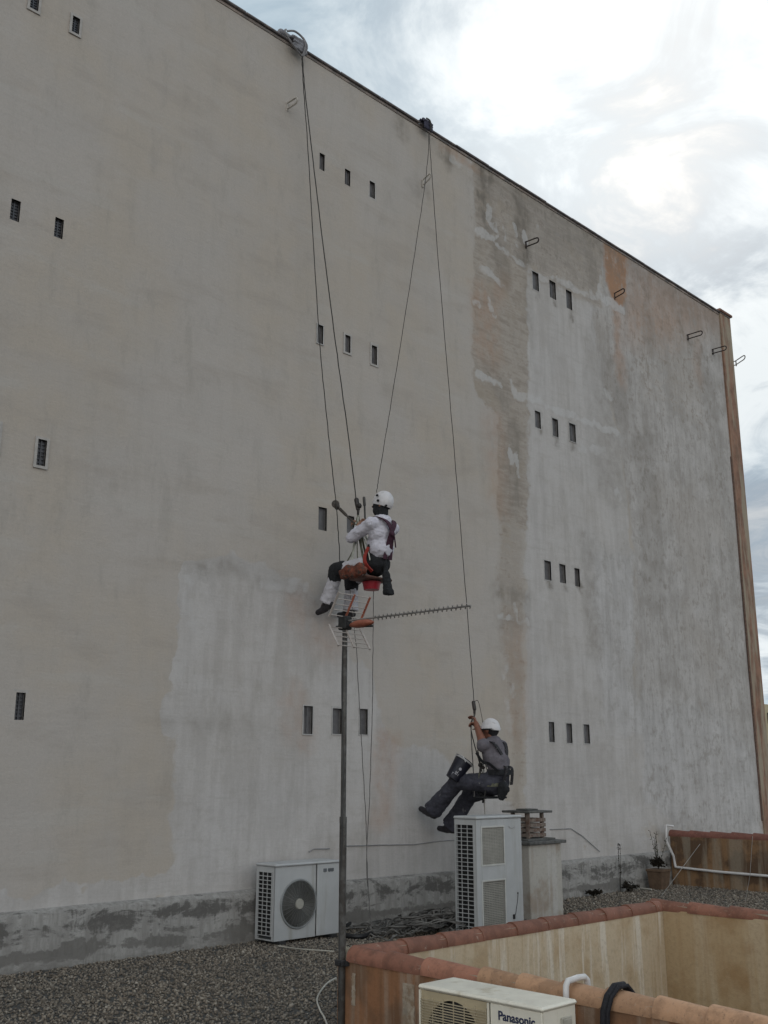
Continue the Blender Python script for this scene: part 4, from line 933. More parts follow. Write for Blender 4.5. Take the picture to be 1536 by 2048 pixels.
# ------------------------------------------------------------------ people
Mskin = mat('tanned_skin', (.20, .085, .055), .6, .12, 20); MskinL = mat('skin', (.28, .15, .10), .6, .1, 20)
def J(X, x, y): return on(0, X, x, y)
def hand(mb, wrist, direction, curl_axis, side=1, s=1.0, curl=.9):
    """palm, four bent fingers of different lengths and a thumb leaving the palm's side"""
    d = Vector(direction).normalized(); c = Vector(curl_axis).normalized(); n = d.cross(c).normalized()
    W_ = Vector(wrist)
    for k in (-.5, .5): mb.cap(W_+c*.018*k*2*s, W_+d*.075*s+c*.028*k*2*s, .019*s, .016*s, 8)
    mb.cap(W_+d*.02*s, W_+d*.075*s, .02*s, .017*s, 8)
    for k, L in enumerate((.068, .078, .073, .058)):
        o = W_+d*.088*s+c*((k-1.5)*.0195)*s
        seg = L*s/3; dd = d.copy(); q = o
        for j in range(3):
            a = curl*(j+.6)*.75; dd = (d*math.cos(a)+n*math.sin(a)).normalized(); q2 = q+dd*seg*1.25
            mb.cap(q, q2, .0088*s, .0080*s, 8); q = q2
    o = W_+d*.03*s-c*.032*s*side; q = o+(d*.7-c*.6*side+n*.35).normalized()*.036*s
    mb.cap(o, q, .0115*s, .010*s, 8); mb.cap(q, q+(d*.6+n*.9+c*.2*side).normalized()*.032*s, .010*s, .0085*s, 8)
def head(mb, c, fdir, s=1.0):
    c = Vector(c); f = Vector(fdir).normalized(); sd = f.cross(Vector((0, 0, 1))).normalized(); up = sd.cross(f)
    R = Matrix((sd, f, up)).transposed()
    mb.ell(c+up*.02, (.075*s, .094*s, .100*s), 16, R); mb.ell(c+f*.025-up*.055, (.055*s, .068*s, .065*s), 14, R)
    mb.cap(c+f*.088+up*.015, c+f*.108-up*.018, .010, .014, 8)               # nose
    mb.cap(c+f*.080-up*.058-sd*.018, c+f*.080-up*.058+sd*.018, .009, .009, 8)   # mouth
    mb.cap(c+f*.080+up*.035-sd*.03, c+f*.080+up*.035+sd*.03, .012, .012, 8)  # brow
    mb.ell(c+f*.06-up*.098, (.025, .025, .02), 10, R)                         # chin
    for k in (-1, 1): mb.ell(c+sd*.077*k-f*.005, (.010, .022, .032), 10, R)
    return R
def eyes(c, fdir, parent):
    c = Vector(c); f = Vector(fdir).normalized(); sd = f.cross(Vector((0, 0, 1))).normalized(); up = sd.cross(f); b = MB()
    for k in (-1, 1): b.ell(c+sd*.031*k+f*.079+up*.01, (.013, .010, .009), 8)
    b.build('eyes', mat('eye_dark', (.05, .04, .04), .3), parent, smooth=True)
def shoe(mb, ankle, toe, up, s=1.0):
    ankle = Vector(ankle); toe = Vector(toe); up = Vector(up).normalized(); d = (toe-ankle); d = (d-up*d.dot(up)).normalized()
    heel = ankle-up*.065-d*.045; t_ = heel+d*.27*s; sd = d.cross(up).normalized()
    mb.cap(heel+up*.01, heel+d*.12, .042, .040, 12)
    mb.cap(heel+d*.10, t_-d*.03, .044, .036, 12); mb.cap(heel+d*.12+sd*.012, t_-d*.05+sd*.01, .040, .034, 12)
    mb.cap(ankle+up*.05, heel+d*.03+up*.01, .050, .046, 12); mb.cap(ankle+d*.02, heel+d*.15+up*.015, .044, .036, 12)
    return heel, t_, sd, up, d
def strap(pts, w_, th, m, name, parent, wide=None):
    """flat webbing along pts; wide = direction of its width"""
    pts = spline(pts, 5); b = MB(); vs = []
    for i, p_ in enumerate(pts):
        tg = (pts[min(i+1, len(pts)-1)]-pts[max(i-1, 0)]).normalized(); wv = Vector(wide or (1, 0, 0)); wv = (wv-tg*wv.dot(tg)).normalized(); nn = tg.cross(wv)
        for a, c in ((-1, -1), (1, -1), (1, 1), (-1, 1)): vs.append(p_+wv*w_/2*a+nn*th/2*c)
    n = len(pts); b.add(vs, [(i*4+k, i*4+(k+1) % 4, (i+1)*4+(k+1) % 4, (i+1)*4+k) for i in range(n-1) for k in range(4)]+[(0, 1, 2, 3), (4*n-4, 4*n-1, 4*n-2, 4*n-3)])
    return b.build(name, m, parent)
# --- worker in white
XL, XC, XR = 8.05, 8.24, 8.44
hip = J(XC, 752, 1128); neck = J(XC, 764, 1040); hd = J(XC, 763, 1012)+Vector((0, 0, .0)); waist = J(XC, 757, 1095)
kneeL = J(XL, 674, 1140); ankL = J(XL, 656, 1200); toeL = J(XL, 628, 1207)
kneeR = J(XR, 704, 1160); ankR = J(XR, 701, 1216); toeR = J(XR, 684, 1234)
shL = neck+Vector((-.175, .0, -.075)); shR = neck+Vector((.175, .0, -.075))
elL = J(XL-.02, 703, 1076); haL = J(XC-.06, 716, 1056)
haR = haL+Vector((.10, .05, .05)); elR = (shR+haR)/2+Vector((.07, .02, -.10))
hipL = hip+Vector((-.10, .02, 0)); hipR = hip+Vector((.10, .02, 0))
P1 = thing('person', 'worker in white long-sleeved shirt and white helmet hanging from ropes on a board seat', 'person', tuple(hip))
bd = MB(); head(bd, hd, (-.45, .85, .15))
bd.cap(hd-Vector((0, .01, .06)), neck, .055, .06); bd.cap(neck-Vector((0, 0, .06)), waist, .11, .10)
bd.cap(waist, hip, .12, .13); bd.cap(shL, shR, .07, .07)
for a, b_, c0, d, e in ((shL, elL, haL, 0, 1), (shR, elR, haR, 0, -1)):
    bd.cap(a, b_, .05, .04); bd.cap(b_, c0, .038, .027)
hand(bd, haL, (haL-elL), (-.3, .2, .6), 1); hand(bd, haR, (haR-elR), (.3, .2, .6), -1)
for h_, k, a in ((hipL, kneeL, ankL), (hipR, kneeR, ankR)): bd.cap(h_, k, .085, .055); bd.cap(k, a, .052, .036)
for a, q in ((ankL, toeL), (ankR, toeR)): bd.cap(a, a+(q-a).normalized()*.09-Vector((0, 0, .055)), .032, .024)
blob(bd, 'body', MskinL, P1, .0075, 3)
eyes(hd, (-.45, .85, .15), P1)
Mws = mat('white_cotton', (.55, .54, .60), .85, .08, 14, .5, 26, col2=(.40, .39, .43), thr=(.56, .68)); Mwt = mat('white_trousers', (.47, .46, .49), .85, .08, 14, .5, 26, col2=(.33, .31, .31), thr=(.56, .68))
Mbk = mat('black_cloth', (.014, .015, .017), .9, .3, 30, .3, 60); Mhar = mat('maroon_webbing', (.045, .012, .026), .7, .3, 30); Mredw = mat('red_webbing', (.30, .035, .025), .6, .2, 20)
sh = MB(); ch_ = neck-Vector((0, .0, .17))
sh.cap(neck-Vector((0, 0, .05)), waist+Vector((0, .0, .03)), .125, .140, 16); sh.ell(ch_, (.185, .125, .16), 16); sh.ell(ch_-Vector((0, -.01, .17)), (.165, .13, .15), 16)
sh.cap(shL, shR, .085, .085); sh.cap(shL, elL, .078, .066); sh.cap(elL, haL-(haL-elL).normalized()*.01, .066, .042); sh.cap(shR, elR, .075, .062); sh.cap(elR, haR-(haR-elR).normalized()*.01, .062, .042)
sh.cap(neck-Vector((0, 0, .02)), neck+Vector((0, 0, .0)), .068, .06)
blob(sh, 'shirt', Mws, P1, .010, 4, .009, .055)
tr = MB(); tr.cap(waist-Vector((0, 0, .0)), hip, .135, .15, 16); tr.ell(hip, (.18, .16, .13), 16)
blob(tr, 'shorts', Mbk, P1, .012, 3, .006, .06)
for h_, k, a, in ((hipL, kneeL, ankL), (hipR, kneeR, ankR)):
    t2 = MB(); t2.cap(h_+(k-h_)*.08, k, .092, .074, 14); t2.cap(k, k.lerp(a, .6), .076, .082, 14); t2.tube([k.lerp(a, .5), k.lerp(a, .8), a+(a-k).normalized()*.035], [.080, .088, .100], 16)
    blob(t2, 'trouser_leg', Mwt, P1, .011, 3, .008, .07)
    kp = MB(); kd = (k-h_).normalized(); kp.cap(k-kd*.09+Vector((0, 0, .005)), k+kd*.015, .092, .092, 14); kp.cap(k+kd*.015, k+(a-k).normalized()*.10, .092, .085, 14)
    blob(kp, 'knee_pad', Mbk, P1, .012, 3, .005, .05)
Mshoe = mat('dark_leather', (.022, .02, .024), .55, .3, 20, .2, 60); Msole = mat('shoe_sole', (.035, .028, .03), .8, .3, 20)
def shoes(specs, parent):
    for a, q, upv in specs:
        s_ = MB(); hl, tt, sd, up, d = shoe(s_, a, q, upv); so_ = blob(s_, 'shoe', Mshoe, parent, .008, 3)
        sb = MB(); sb.cap(hl-up*.030, hl-up*.030+d*.05, .036, .036, 10); sb.cap(hl-up*.034+d*.04, tt-up*.028-d*.02, .036, .036, 10)
        x_ = blob(sb, 'sole', Msole, None, .008, 2); x_.parent = so_; x_.matrix_parent_inverse = (parent.matrix_basis).inverted()
shoes([(ankL-Vector((0, 0, .02)), toeL, (0, .25, 1)), (ankR-Vector((0, 0, .02)), toeR, (0, -.1, 1))], P1)
def helmet(c, f, m, parent, brim=.0, tilt_=0.0, s=1.0, deep=1.10, hz=.125):
    c = Vector(c); f = Vector(f).normalized(); sd = f.cross(Vector((0, 0, 1))).normalized(); up = sd.cross(f)
    vs = []; n = 28; rings = 9; b = MB()
    for rr in (1.0, .93):
        for i in range(rings+1):
            a = (math.pi/2)*i/rings*deep
            for k in range(n):
                g_ = 2*math.pi*k/n; rim = 1.0+(.0 if i < rings-1 else brim*(.6+.6*max(0, math.sin(g_))))
                q = sd*(math.cos(g_)*math.sin(a)*.112*rim*rr*s)+f*(math.sin(g_)*math.sin(a)*.138*rim*rr*s)+up*((math.cos(a)*hz+.0)*rr*s)
                vs.append(c+q)
    N = (rings+1)*n; fs = []
    for o_ in (0, N):
        for i in range(rings):
            for k in range(n): fs.append((o_+i*n+k, o_+i*n+(k+1) % n, o_+(i+1)*n+(k+1) % n, o_+(i+1)*n+k))
    for k in range(n): fs.append((rings*n+k, rings*n+(k+1) % n, N+rings*n+(k+1) % n, N+rings*n+k))
    b.add(vs, fs); o = b.build('helmet', m, parent, smooth=True)
    r = MB()
    for dx in (-.04, 0, .04):
        r.tube([c+sd*(dx)+f*(math.sin(a)*.140*s)+up*(math.cos(a)*.127*s*math.sqrt(max(.05, 1-(dx/.112)**2))) for a in np.linspace(-1.1, 1.1, 12)], .005, 5)
    q = r.build('helmet_ridge', m, None, smooth=True); q.parent = o; q.matrix_parent_inverse = parent.matrix_basis.inverted()
    return o
Mhel = mat('white_helmet', (.58, .57, .58), .38, .08, 14, spec=.5, col2=(.42, .41, .40), thr=(.58, .7))
hf = Vector((-.5, .85, .30)); ho = helmet(hd+Vector((.01, -.020, .052)), hf, Mhel, P1, .03, s=.91, deep=1.32, hz=.145)
sdv = hf.cross(Vector((0, 0, 1))).normalized()
for dd, zz_ in ((.03, .03), (-.07, -.01), (.04, .09)):
    b = MB(); b.ell(hd-sdv*.106+Vector((0, -.02, zz_))+hf*dd, (.014, .020, .014), 8)
    b.build('helmet_vent', Mbk, P1)
bl = MB(); R_ = head(bl, hd, (-.45, .85, .15), 1.10); bl.cap(hd-Vector((0, .01, .05)), neck-Vector((0, 0, .01)), .075, .075)
blob(bl, 'balaclava', Mbk, P1, .010, 1)
bk = Vector((0, -1, 0))
cb_ = ch_+Vector((0, -.150, 0)); wb_ = waist+Vector((0, -.185, 0))
strap([neck+Vector((-.09, .03, .02)), neck+Vector((-.10, -.07, -.0)), cb_+Vector((-.05, -.005, .10)), cb_+Vector((.015, -.012, -.02)), wb_+Vector((.03, .0, .05)), hip+Vector((.06, -.17, .03))], .060, .010, Mhar, 'harness_strap', P1)
strap([neck+Vector((.09, .03, .02)), neck+Vector((.10, -.07, -.0)), cb_+Vector((.05, -.005, .10)), cb_+Vector((-.01, -.014, -.02)), wb_+Vector((-.01, .0, .05)), hip+Vector((-.03, -.175, .03))], .060, .010, Mhar, 'harness_strap', P1)
strap([waist+Vector((-.155, .02, -.01)), waist+Vector((-.12, -.10, -.01)), waist+Vector((0, -.155, -.01)), waist+Vector((.12, -.10, -.01)), waist+Vector((.155, .02, -.01))], .05, .01, Mbk, 'harness_belt', P1, (0, 0, 1))
strap([waist+Vector((-.165, .0, -.02)), hip+Vector((-.19, -.01, .06)), hip+Vector((-.195, -.03, -.03)), hip+Vector((-.14, -.08, -.12))], .045, .01, Mredw, 'leg_loop', P1, (0, 1, 0))
b = MB(); b.ell(cb_+Vector((0, -.02, -.02)), (.03, .015, .03), 8); b.tube([cb_+Vector((0.03, -.02, -.05)), wb_+Vector((.05, -.03, .1)), wb_+Vector((.08, -.02, -.02))], .008, 6); b.build('harness_ring', Mhar, P1)
# board seat, sling straps
st = thing('board_seat', 'rust orange board seat with green straps under the worker in white', 'seat', tuple(hip-Vector((0, 0, .16))))
sc_ = J(XC-.03, 722, 1142)
b = MB(); zS = hip.z-.165
b.box(XC-.24, XC+.20, hip.y-.08, hip.y+.22, zS-.03, zS, .012); b.build('board', mat('painted_board', (.12, .06, .045), .7, .3, 20), st)
b = MB()
for k in range(7): b.ell((XL-.13+random.uniform(-.02, .02), hip.y-.08+.05*k, zS+.045+.02*math.sin(k*2)), (.05, .065, .065+.02*random.random()), 10)
b.cap((XL-.13, hip.y-.12, zS+.03), (XL-.12, hip.y+.25, zS+.05), .05, .04)
blob(b, 'tool_pouch', mat('rusty_orange_canvas', (.16, .048, .028), .85, .4, 20, .4, 60, col2=(.07, .045, .035), thr=(.48, .6)), st, .012, 2, .01, .04)
Mgs = mat('olive_webbing', (.10, .10, .07), .8, .3, 30); Mps = mat('pale_webbing', (.42, .43, .38), .8, .2, 30)
top_c = J(XC-.02, 717, 1030)
for dx, dy, mm in ((-.23, .18, Mps), (-.23, -.05, Mgs), (.19, .18, Mgs), (.19, -.05, Mps)):
    strap([Vector((XC+dx, hip.y+dy, zS-.01)), Vector((XC+dx*.6, hip.y+dy*.8+.12, zS+.25)), top_c+Vector((dx*.1, 0, -.12)), top_c], .03, .006, mm, 'sling_strap', st, (0, 1, 0))
b = MB(); c = J(XC-.1, 742, 1122); b.ell(c, (.04, .045, .05), 8); b.ell(c+Vector((0, .05, .03)), (.03, .035, .03), 8); b.ell(c+Vector((0, -.04, -.05)), (.03, .03, .04), 8); b.tube([c, J(XC-.08, 736, 1098)], .012, 6); b.tube([c, J(XC-.08, 728, 1135)], .010, 6)
tag(b.build('carabiners', Mbk, smooth=True), 'dark carabiners and knots on the lap of the worker in white', 'climbing device')
for i, (xa, ya, xb, yb) in enumerate(((712, 1045, 703, 1128), (716, 1050, 716, 1132), (720, 1060, 728, 1130), (724, 1068, 740, 1120), (712, 1085, 690, 1130))):
    b = MB(); b.tube(spline([J(XC-.05, xa, ya), J(XC-.12, (xa+xb)/2+random.uniform(-3, 3), (ya+yb)/2), J(XC-.2, xb, yb)], 5), .0065 if i % 2 else .009, 6); b.build('sling_cord', Mps if i in (0, 3) else Mgs, st, smooth=True)
b = MB(); b.cap(J(XC, 713, 1000), J(XC, 716, 1018), .030, .026); b.cap(J(XC, 717, 1012), J(XC, 716, 1030), .020, .014); b.ell(J(XC, 718, 1012), (.03, .04, .035), 10)
tag(b.build('descender', mat('dark_metal_device', (.04, .035, .033), .4, .2, 20, metal=.4), smooth=True), 'dark rope descender in front of the worker in white', 'climbing device')
b = MB(); b.cap(J(XC+.05, 728, 996), J(XC+.05, 729, 1010), .018, .018); b.tube([J(XC+.05, 729, 1008), J(XC+.05, 731, 1060)], .011, 8)
tag(b.build('brush', mat('dark_handle', (.05, .048, .045), .6), smooth=True), 'upright dark handled brush by the white helmet', 'brush')
b = MB(); a = J(XC-.1, 671, 1008); b.lathe([(.005, -.02), (.045, -.018), (.05, 0), (.045, .018), (.005, .02)], 16, a, Vector((-.8, -.6, 0))); b.ell(a+Vector((0, -.03, -.04)), (.03, .04, .04), 10)
q_ = [a+Vector((0, -.02, -.03)), J(XC-.08, 690, 1028), J(XC-.06, 705, 1043), J(XC-.05, 718, 1055)]
b.tube(spline(q_, 6), .013, 8); b.cap(J(XC-.08, 680, 1018), J(XC-.08, 692, 1030), .02, .018)
tag(b.build('fall_arrester', mat('dull_brown_metal', (.06, .05, .042), .5, .3, 30, metal=.3), smooth=True), 'fall arrester with black lanyard held out on the left rope', 'climbing device')
bkt = thing('bucket', 'small red bucket hanging under the board seat', 'bucket', tuple(J(XC, 743, 1172)))
c = J(XC, 743, 1174)
b = MB(); b.lathe([(.09, -.035), (.105, .045), (.112, .047), (.112, .055), (.098, .055), (.085, -.03)], 24, c); b.build('bucket_shell', mat('red_plastic', (.33, .012, .025), .4, .1, 12), bkt, smooth=True)
b = MB(); b.tube([c+Vector((0, .1*math.cos(g), .045+.09*math.sin(g))) for g in np.linspace(0, math.pi, 14)], .004, 5); b.build('bucket_handle', Mgal, bkt)
tb = thing('tool_bag', 'long black tool bag hanging behind the worker in white', 'bag', tuple(J(XC+.02, 776, 1175)))
t0 = J(XC+.0, 769, 1100); t1 = J(XC, 772, 1148); t2_ = J(XC, 777, 1190)
b = MB(); b.cap(t1, t2_.lerp(t1, .3), .045, .055, 14); b.box(t2_.x-.055, t2_.x+.055, t2_.y-.045, t2_.y+.045, t2_.z, t2_.z+.06)
blob(b, 'bag_body', Mbk, tb, .010, 2, .006, .04)
b = MB(); b.tube([t0, t1], [.012, .03], 8); b.ell(J(XC, 768, 1128), (.04, .04, .05), 10); b.build('bag_strap', Mbk, tb)
# --- worker in grey
XL, XC, XR = 9.86, 10.02, 10.18
hip = J(XC, 991, 1566); neck = J(XC, 987, 1482); hd = J(XC, 980, 1461); waist = J(XC, 998, 1538)
kneeL = J(XL, 914, 1564); ankL = J(XL, 868, 1618); toeL = J(XL, 828, 1600)
kneeR = J(XR, 938, 1592); ankR = J(XR, 904, 1648); toeR = J(XR, 868, 1650)
shL = neck+Vector((-.175, .02, -.06)); shR = neck+Vector((.175, .02, -.06))
haL = J(XC-.05, 952, 1447); elL = J(XL, 963, 1479)
haR = haL+Vector((.06, -.0, -.07)); elR = (shR+haR)/2+Vector((.08, .0, -.08))
hipL = hip+Vector((-.10, .03, 0)); hipR = hip+Vector((.10, .03, 0))
P2 = thing('person', 'worker in grey shirt and dark trousers with raised bare arm, feet against the wall', 'person', tuple(hip))
fd = Vector((-.12, 1, -.05))
bd = MB(); head(bd, hd, fd)
bd.cap(hd-Vector((0, .01, .06)), neck, .055, .06); bd.cap(neck-Vector((0, 0, .06)), waist, .11, .10); bd.cap(waist, hip, .12, .13); bd.cap(shL, shR, .07, .07)
for a, b_, c0 in ((shL, elL, haL), (shR, elR, haR)): bd.cap(a, b_, .062, .054); bd.cap(b_, c0, .052, .034)
hand(bd, haL, (haL-elL), (.3, .3, -.2), 1); hand(bd, haR, (haR-elR), (.3, .3, -.2), -1)
for h_, k, a in ((hipL, kneeL, ankL), (hipR, kneeR, ankR)): bd.cap(h_, k, .085, .055); bd.cap(k, a, .052, .036)
for a, q in ((ankL, toeL), (ankR, toeR)): bd.cap(a, a+(q-a).normalized()*.07-Vector((0, 0, .055)), .032, .024)
blob(bd, 'body', Mskin, P2, .0075, 3); eyes(hd, fd, P2)
hr = MB(); hr.ell(hd+Vector((.01, -.03, .0)), (.082, .085, .075), 12); hr.cap(hd+Vector((0, -.05, -.02)), hd+Vector((0, -.045, -.075)), .05, .045); blob(hr, 'hair', Mbk, P2, .01, 3)
Mgs2 = mat('grey_tshirt', (.125, .115, .13), .9, .15, 16, .3, 60); Mtr = mat('paint_spattered_trousers', (.045, .046, .06), .88, .25, 12, .3, 60, col2=(.16, .155, .16), thr=(.62, .72))
sh = MB(); ch_ = neck-Vector((0, .01, .17))
sh.cap(neck-Vector((0, 0, .05)), waist, .12, .135, 16); sh.ell(ch_, (.18, .125, .15), 16); sh.ell((ch_+waist)/2-Vector((0, .02, 0)), (.17, .13, .16), 16)
sh.cap(shL, shR, .082, .082); sh.cap(shL, shL.lerp(elL, .30), .080, .074); sh.cap(shR, shR.lerp(elR, .55), .075, .068)
blob(sh, 'shirt', Mgs2, P2, .011, 6, .006, .09)
tr = MB(); tr.cap(waist-Vector((0, 0, .03)), hip, .14, .15, 16); tr.ell(hip, (.185, .16, .13), 16)
for h_, k, a in ((hipL, kneeL, ankL), (hipR, kneeR, ankR)): tr.cap(h_, k, .120, .100, 14); tr.cap(k, k.lerp(a, .55), .100, .104, 14); tr.tube([k.lerp(a, .5), k.lerp(a, .75), a+(a-k).normalized()*.03], [.100, .108, .122], 16)
blob(tr, 'trousers', Mtr, P2, .011, 3, .010, .08)
Mshoe2 = Mshoe
shoes([(ankL+(ankL-kneeL).normalized()*.02, toeL, (.0, -.35, .9)), (ankR+(ankR-kneeR).normalized()*.02, toeR, (0, -.1, 1))], P2)
helmet(hd+Vector((0, -.012, .030)), (-.1, 1, .12), Mhel, P2, .09, s=.89, hz=.135)
b = MB(); b.lathe([(.112, 0), (.118, -.012), (.10, -.016)], 24, hd+Vector((0, -.012, .020))); b.build('helmet_band', Mbk, P2)
cb_ = ch_+Vector((0, -.145, -.03)); wb_ = waist+Vector((0, -.16, 0))
Mwb = mat('black_white_webbing', (.02, .018, .02), .7, .3, 40, col2=(.30, .28, .27), thr=(.62, .68))
strap([neck+Vector((-.11, .05, -.02)), neck+Vector((-.11, -.08, -.02)), cb_+Vector((-.06, -.0, .06)), cb_+Vector((.02, -.015, -.08)), wb_+Vector((.05, 0, 0)), hip+Vector((.08, -.18, -.02))], .045, .01, Mwb, 'harness_strap', P2)
strap([neck+Vector((.11, .05, -.02)), neck+Vector((.11, -.08, -.02)), cb_+Vector((.06, -.0, .06)), cb_+Vector((-.02, -.018, -.08)), wb_+Vector((-.05, 0, 0)), hip+Vector((-.08, -.18, -.02))], .045, .01, Mwb, 'harness_strap', P2)
strap([shL+Vector((-.06, .06, -.08)), ch_+Vector((-.19, .03, -.08)), (ch_+waist)/2+Vector((-.185, -.03, -.02)), waist+Vector((-.15, -.10, -.02))], .035, .01, Mbk, 'chest_strap', P2, (0, 1, 0))
strap([waist+Vector((-.165, .03, -.04)), waist+Vector((-.13, -.10, -.04)), waist+Vector((0, -.165, -.04)), waist+Vector((.13, -.10, -.04)), waist+Vector((.165, .03, -.04))], .06, .012, Mbk, 'harness_belt', P2, (0, 0, 1))
strap([hip+Vector((-.10, -.14, -.02)), hip+Vector((-.19, -.02, -.02)), hip+Vector((-.20, .08, .0)), hip+Vector((-.17, .1, .12))], .04, .01, Mgs, 'leg_loop', P2, (0, 0, 1))
# seat, ropes, gear of the second worker
st = thing('board_seat', 'narrow dark board seat on thin cords carrying the worker in grey', 'seat', tuple(hip-Vector((0, 0, .16))))
zS = hip.z-.17; b = MB(); b.box(XC-.20, XC+.20, hip.y-.02, hip.y+.20, zS-.012, zS+.012, .01); b.build('board', Mbk, st)
tc_ = J(XC-.03, 949, 1428)
for i, (dx, dy) in enumerate(((-.19, .18), (-.19, .02), (.19, .18), (.19, .02))):
    b = MB(); b.tube(spline([tc_, tc_+Vector((dx*.25, .02, -.2)), Vector((XC+dx*.8, hip.y+dy+.03, zS+.2)), Vector((XC+dx, hip.y+dy, zS))], 6), .0065, 6); b.build('sling_cord', Mrope if i % 2 else Mrope2, st, smooth=True)
b = MB(); b.cap(J(XC, 947, 1405), J(XC, 949, 1418), .024, .024); b.cap(J(XC, 949, 1418), J(XC, 949, 1430), .02, .012); b.tube(spline([J(XC, 948, 1404), J(XC, 956, 1402), J(XC, 962, 1425), J(XC, 966, 1450), J(XC, 967, 1480)], 6), .004, 5)
tag(b.build('descender', MATS['dark_metal_device'], smooth=True), 'dark rope descender above the raised bare hand', 'climbing device')
b = MB(); c = J(XC-.1, 961, 1530); b.ell(c, (.03, .03, .03), 8); b.ell(c+Vector((0, -.04, -.03)), (.022, .03, .02), 8); b.tube([c, J(XC-.1, 960, 1548)], .012, 6); b.tube([J(XC-.1, 955, 1500), c], .008, 6)
tag(b.build('carabiners', MATS['dark_metal_device'], smooth=True), 'cluster of carabiners on the lap of the worker in grey', 'climbing device')
ax = (J(XL-.02, 930, 1520)-J(XL-.16, 904, 1560)).normalized()
c = J(XL-.12, 904, 1558)
bkt = thing('bucket', 'tilted black paint bucket with pale marks in front of the worker in grey', 'bucket', tuple(c))
Hb = .27
b = MB(); b.lathe([(.085, 0), (.115, Hb), (.122, Hb), (.122, Hb+.015), (.108, Hb+.015), (.080, .01)], 26, c, ax); b.build('bucket_shell', mat('black_plastic', (.012, .013, .022), .45, .2, 14), bkt, smooth=True)
b = MB(); b.lathe([(.001, Hb+.004), (.107, Hb+.004), (.107, Hb+.010), (.001, Hb+.012)], 24, c, ax); b.build('bucket_lid', MATS['black_plastic'], bkt)
b = MB(); b.lathe([(.121, Hb-.012), (.124, Hb-.006), (.124, Hb+.002), (.121, Hb+.006)], 26, c, ax); b.tube(spline([J(XL-.2, 908, 1516), J(XL-.2, 914, 1510), J(XL-.2, 926, 1513), J(XL-.2, 931, 1524)], 5), .005, 6); b.build('bucket_handle', mat('pale_handle', (.42, .42, .42), .5), bkt, smooth=True)
# pale marks: round badge and short strokes on the shell facing outwards
side = Vector((-.72, -.69, 0)); side = (side-ax*side.dot(ax)).normalized(); tv = ax.cross(side).normalized()
b = MB(); q_ = c+ax*(Hb*.42)
def onb(a, z): # a angle, z along axis
    rr = .0855+(.03)*(z/Hb); return c+ax*z+(side*math.cos(a)+tv*math.sin(a))*(rr+.0015)
b.lathe([(.002, .003), (.018, .003), (.018, -.002)], 14, onb(.15, Hb*.52), (side*math.cos(.15)+tv*math.sin(.15)))
for a0_, a1_, z0_, z1_ in ((-.15, -.1, .22, .36), (.10, .15, .22, .40), (-.1, .1, .22, .25), (-.1, .1, .30, .33), (-.45, -.42, .12, .25), (-.42, -.3, .2, .23), (.3, .35, .2, .3)):
    vs = [onb(a0_, z0_*Hb), onb(a1_, z0_*Hb), onb(a1_, z1_*Hb), onb(a0_, z1_*Hb)]; b.add(vs+[v-side*.004 for v in vs], [(0, 1, 2, 3), (4, 7, 6, 5), (0, 4, 5, 1), (1, 5, 6, 2), (2, 6, 7, 3), (3, 7, 4, 0)])
b.build('bucket_marks', mat('pale_print', (.40, .40, .43), .6), bkt)
tb = thing('tool_bag', 'black pouch hanging behind the hips of the worker in grey', 'bag', tuple(J(XC, 1005, 1584)))
b = MB(); b.cap(J(XC-.08, 1006, 1572), J(XC-.08, 1003, 1592), .06, .05, 12); b.cap(J(XC-.08, 1012, 1578), J(XC-.08, 1004, 1595), .045, .035, 12); blob(b, 'pouch', Mbk, tb, .010, 2, .008, .04)
b = MB(); b.cap(J(XC-.1, 958, 1582), J(XC-.1, 962, 1588), .03, .025); b.tube([J(XC-.1, 961, 1570), J(XC-.1, 960, 1584)], .01, 6); b.tube([J(XC-.1, 966, 1590), J(XC-.1, 966, 1606)], .012, 6)
tag(b.build('tool_pouch', Mbk, smooth=True), 'small dark tool dangling under the thighs of the worker in grey', 'tool')
# ------------------------------------------------------------------ rope heap, hoses, cables on the gravel
def heap():
    b = MB(); c = on(2, .05, 850, 1840)
    a_, e_ = on(2, 0, 775, 1866), on(2, 0, 905, 1835)
    ax_ = (Vector((1, 0, 0))); 
    cx_, cy_ = 9.05, 8.35
    for k in range(56):
        r0 = random.uniform(.10, .34); ox = random.gauss(cx_, .42); oy = random.gauss(cy_+.1, .25); ph = random.uniform(0, 6.28)
        n = random.randint(26, 46); turns = random.uniform(1.0, 2.4); pts = []
        zb = .03+.20*math.exp(-((ox-cx_)/.55)**2-((oy-cy_)/.35)**2)*random.uniform(.3, 1)
        for i in range(n):
            g_ = ph+turns*2*math.pi*i/n; rr = r0*(1+.18*math.sin(3*g_+k)+.1*math.sin(7*g_))
            pts.append((ox+rr*math.cos(g_)*1.15, min(WY-.14, oy+rr*.62*math.sin(g_)), max(.02, zb+.03*math.sin(g_*2+k)+.02*math.sin(5*g_))))
        b.tube(spline(pts[::2], 5), random.choice((.0065, .0075, .0085)), 6)
    return b
tag(heap().build('rope_heap', mat('dusty_rope', (.115, .11, .102), .9, .5, 9), smooth=True), 'tangled heap of dusty grey rope on the gravel beside the tall unit', 'rope')
def ground_line(px, r, m, label, name, cat, z=.03):
    pts = spline([on(2, z, *q) for q in px], 8); b = MB(); b.tube(pts, r, 8); return tag(b.build(name, m, smooth=True), label, cat)
ground_line([(690, 1870), (705, 1873), (722, 1873), (742, 1868)], .028, mat('black_hose', (.012, .012, .013), .5), 'thick black hose end on the gravel right of the mast', 'hose', 'hose', .035)
ground_line([(690, 1852), (698, 1848), (708, 1840), (714, 1836)], .018, MATS['black_hose'], 'short black pipe leaning on the plinth right of the mast', 'hose', 'hose', .06)
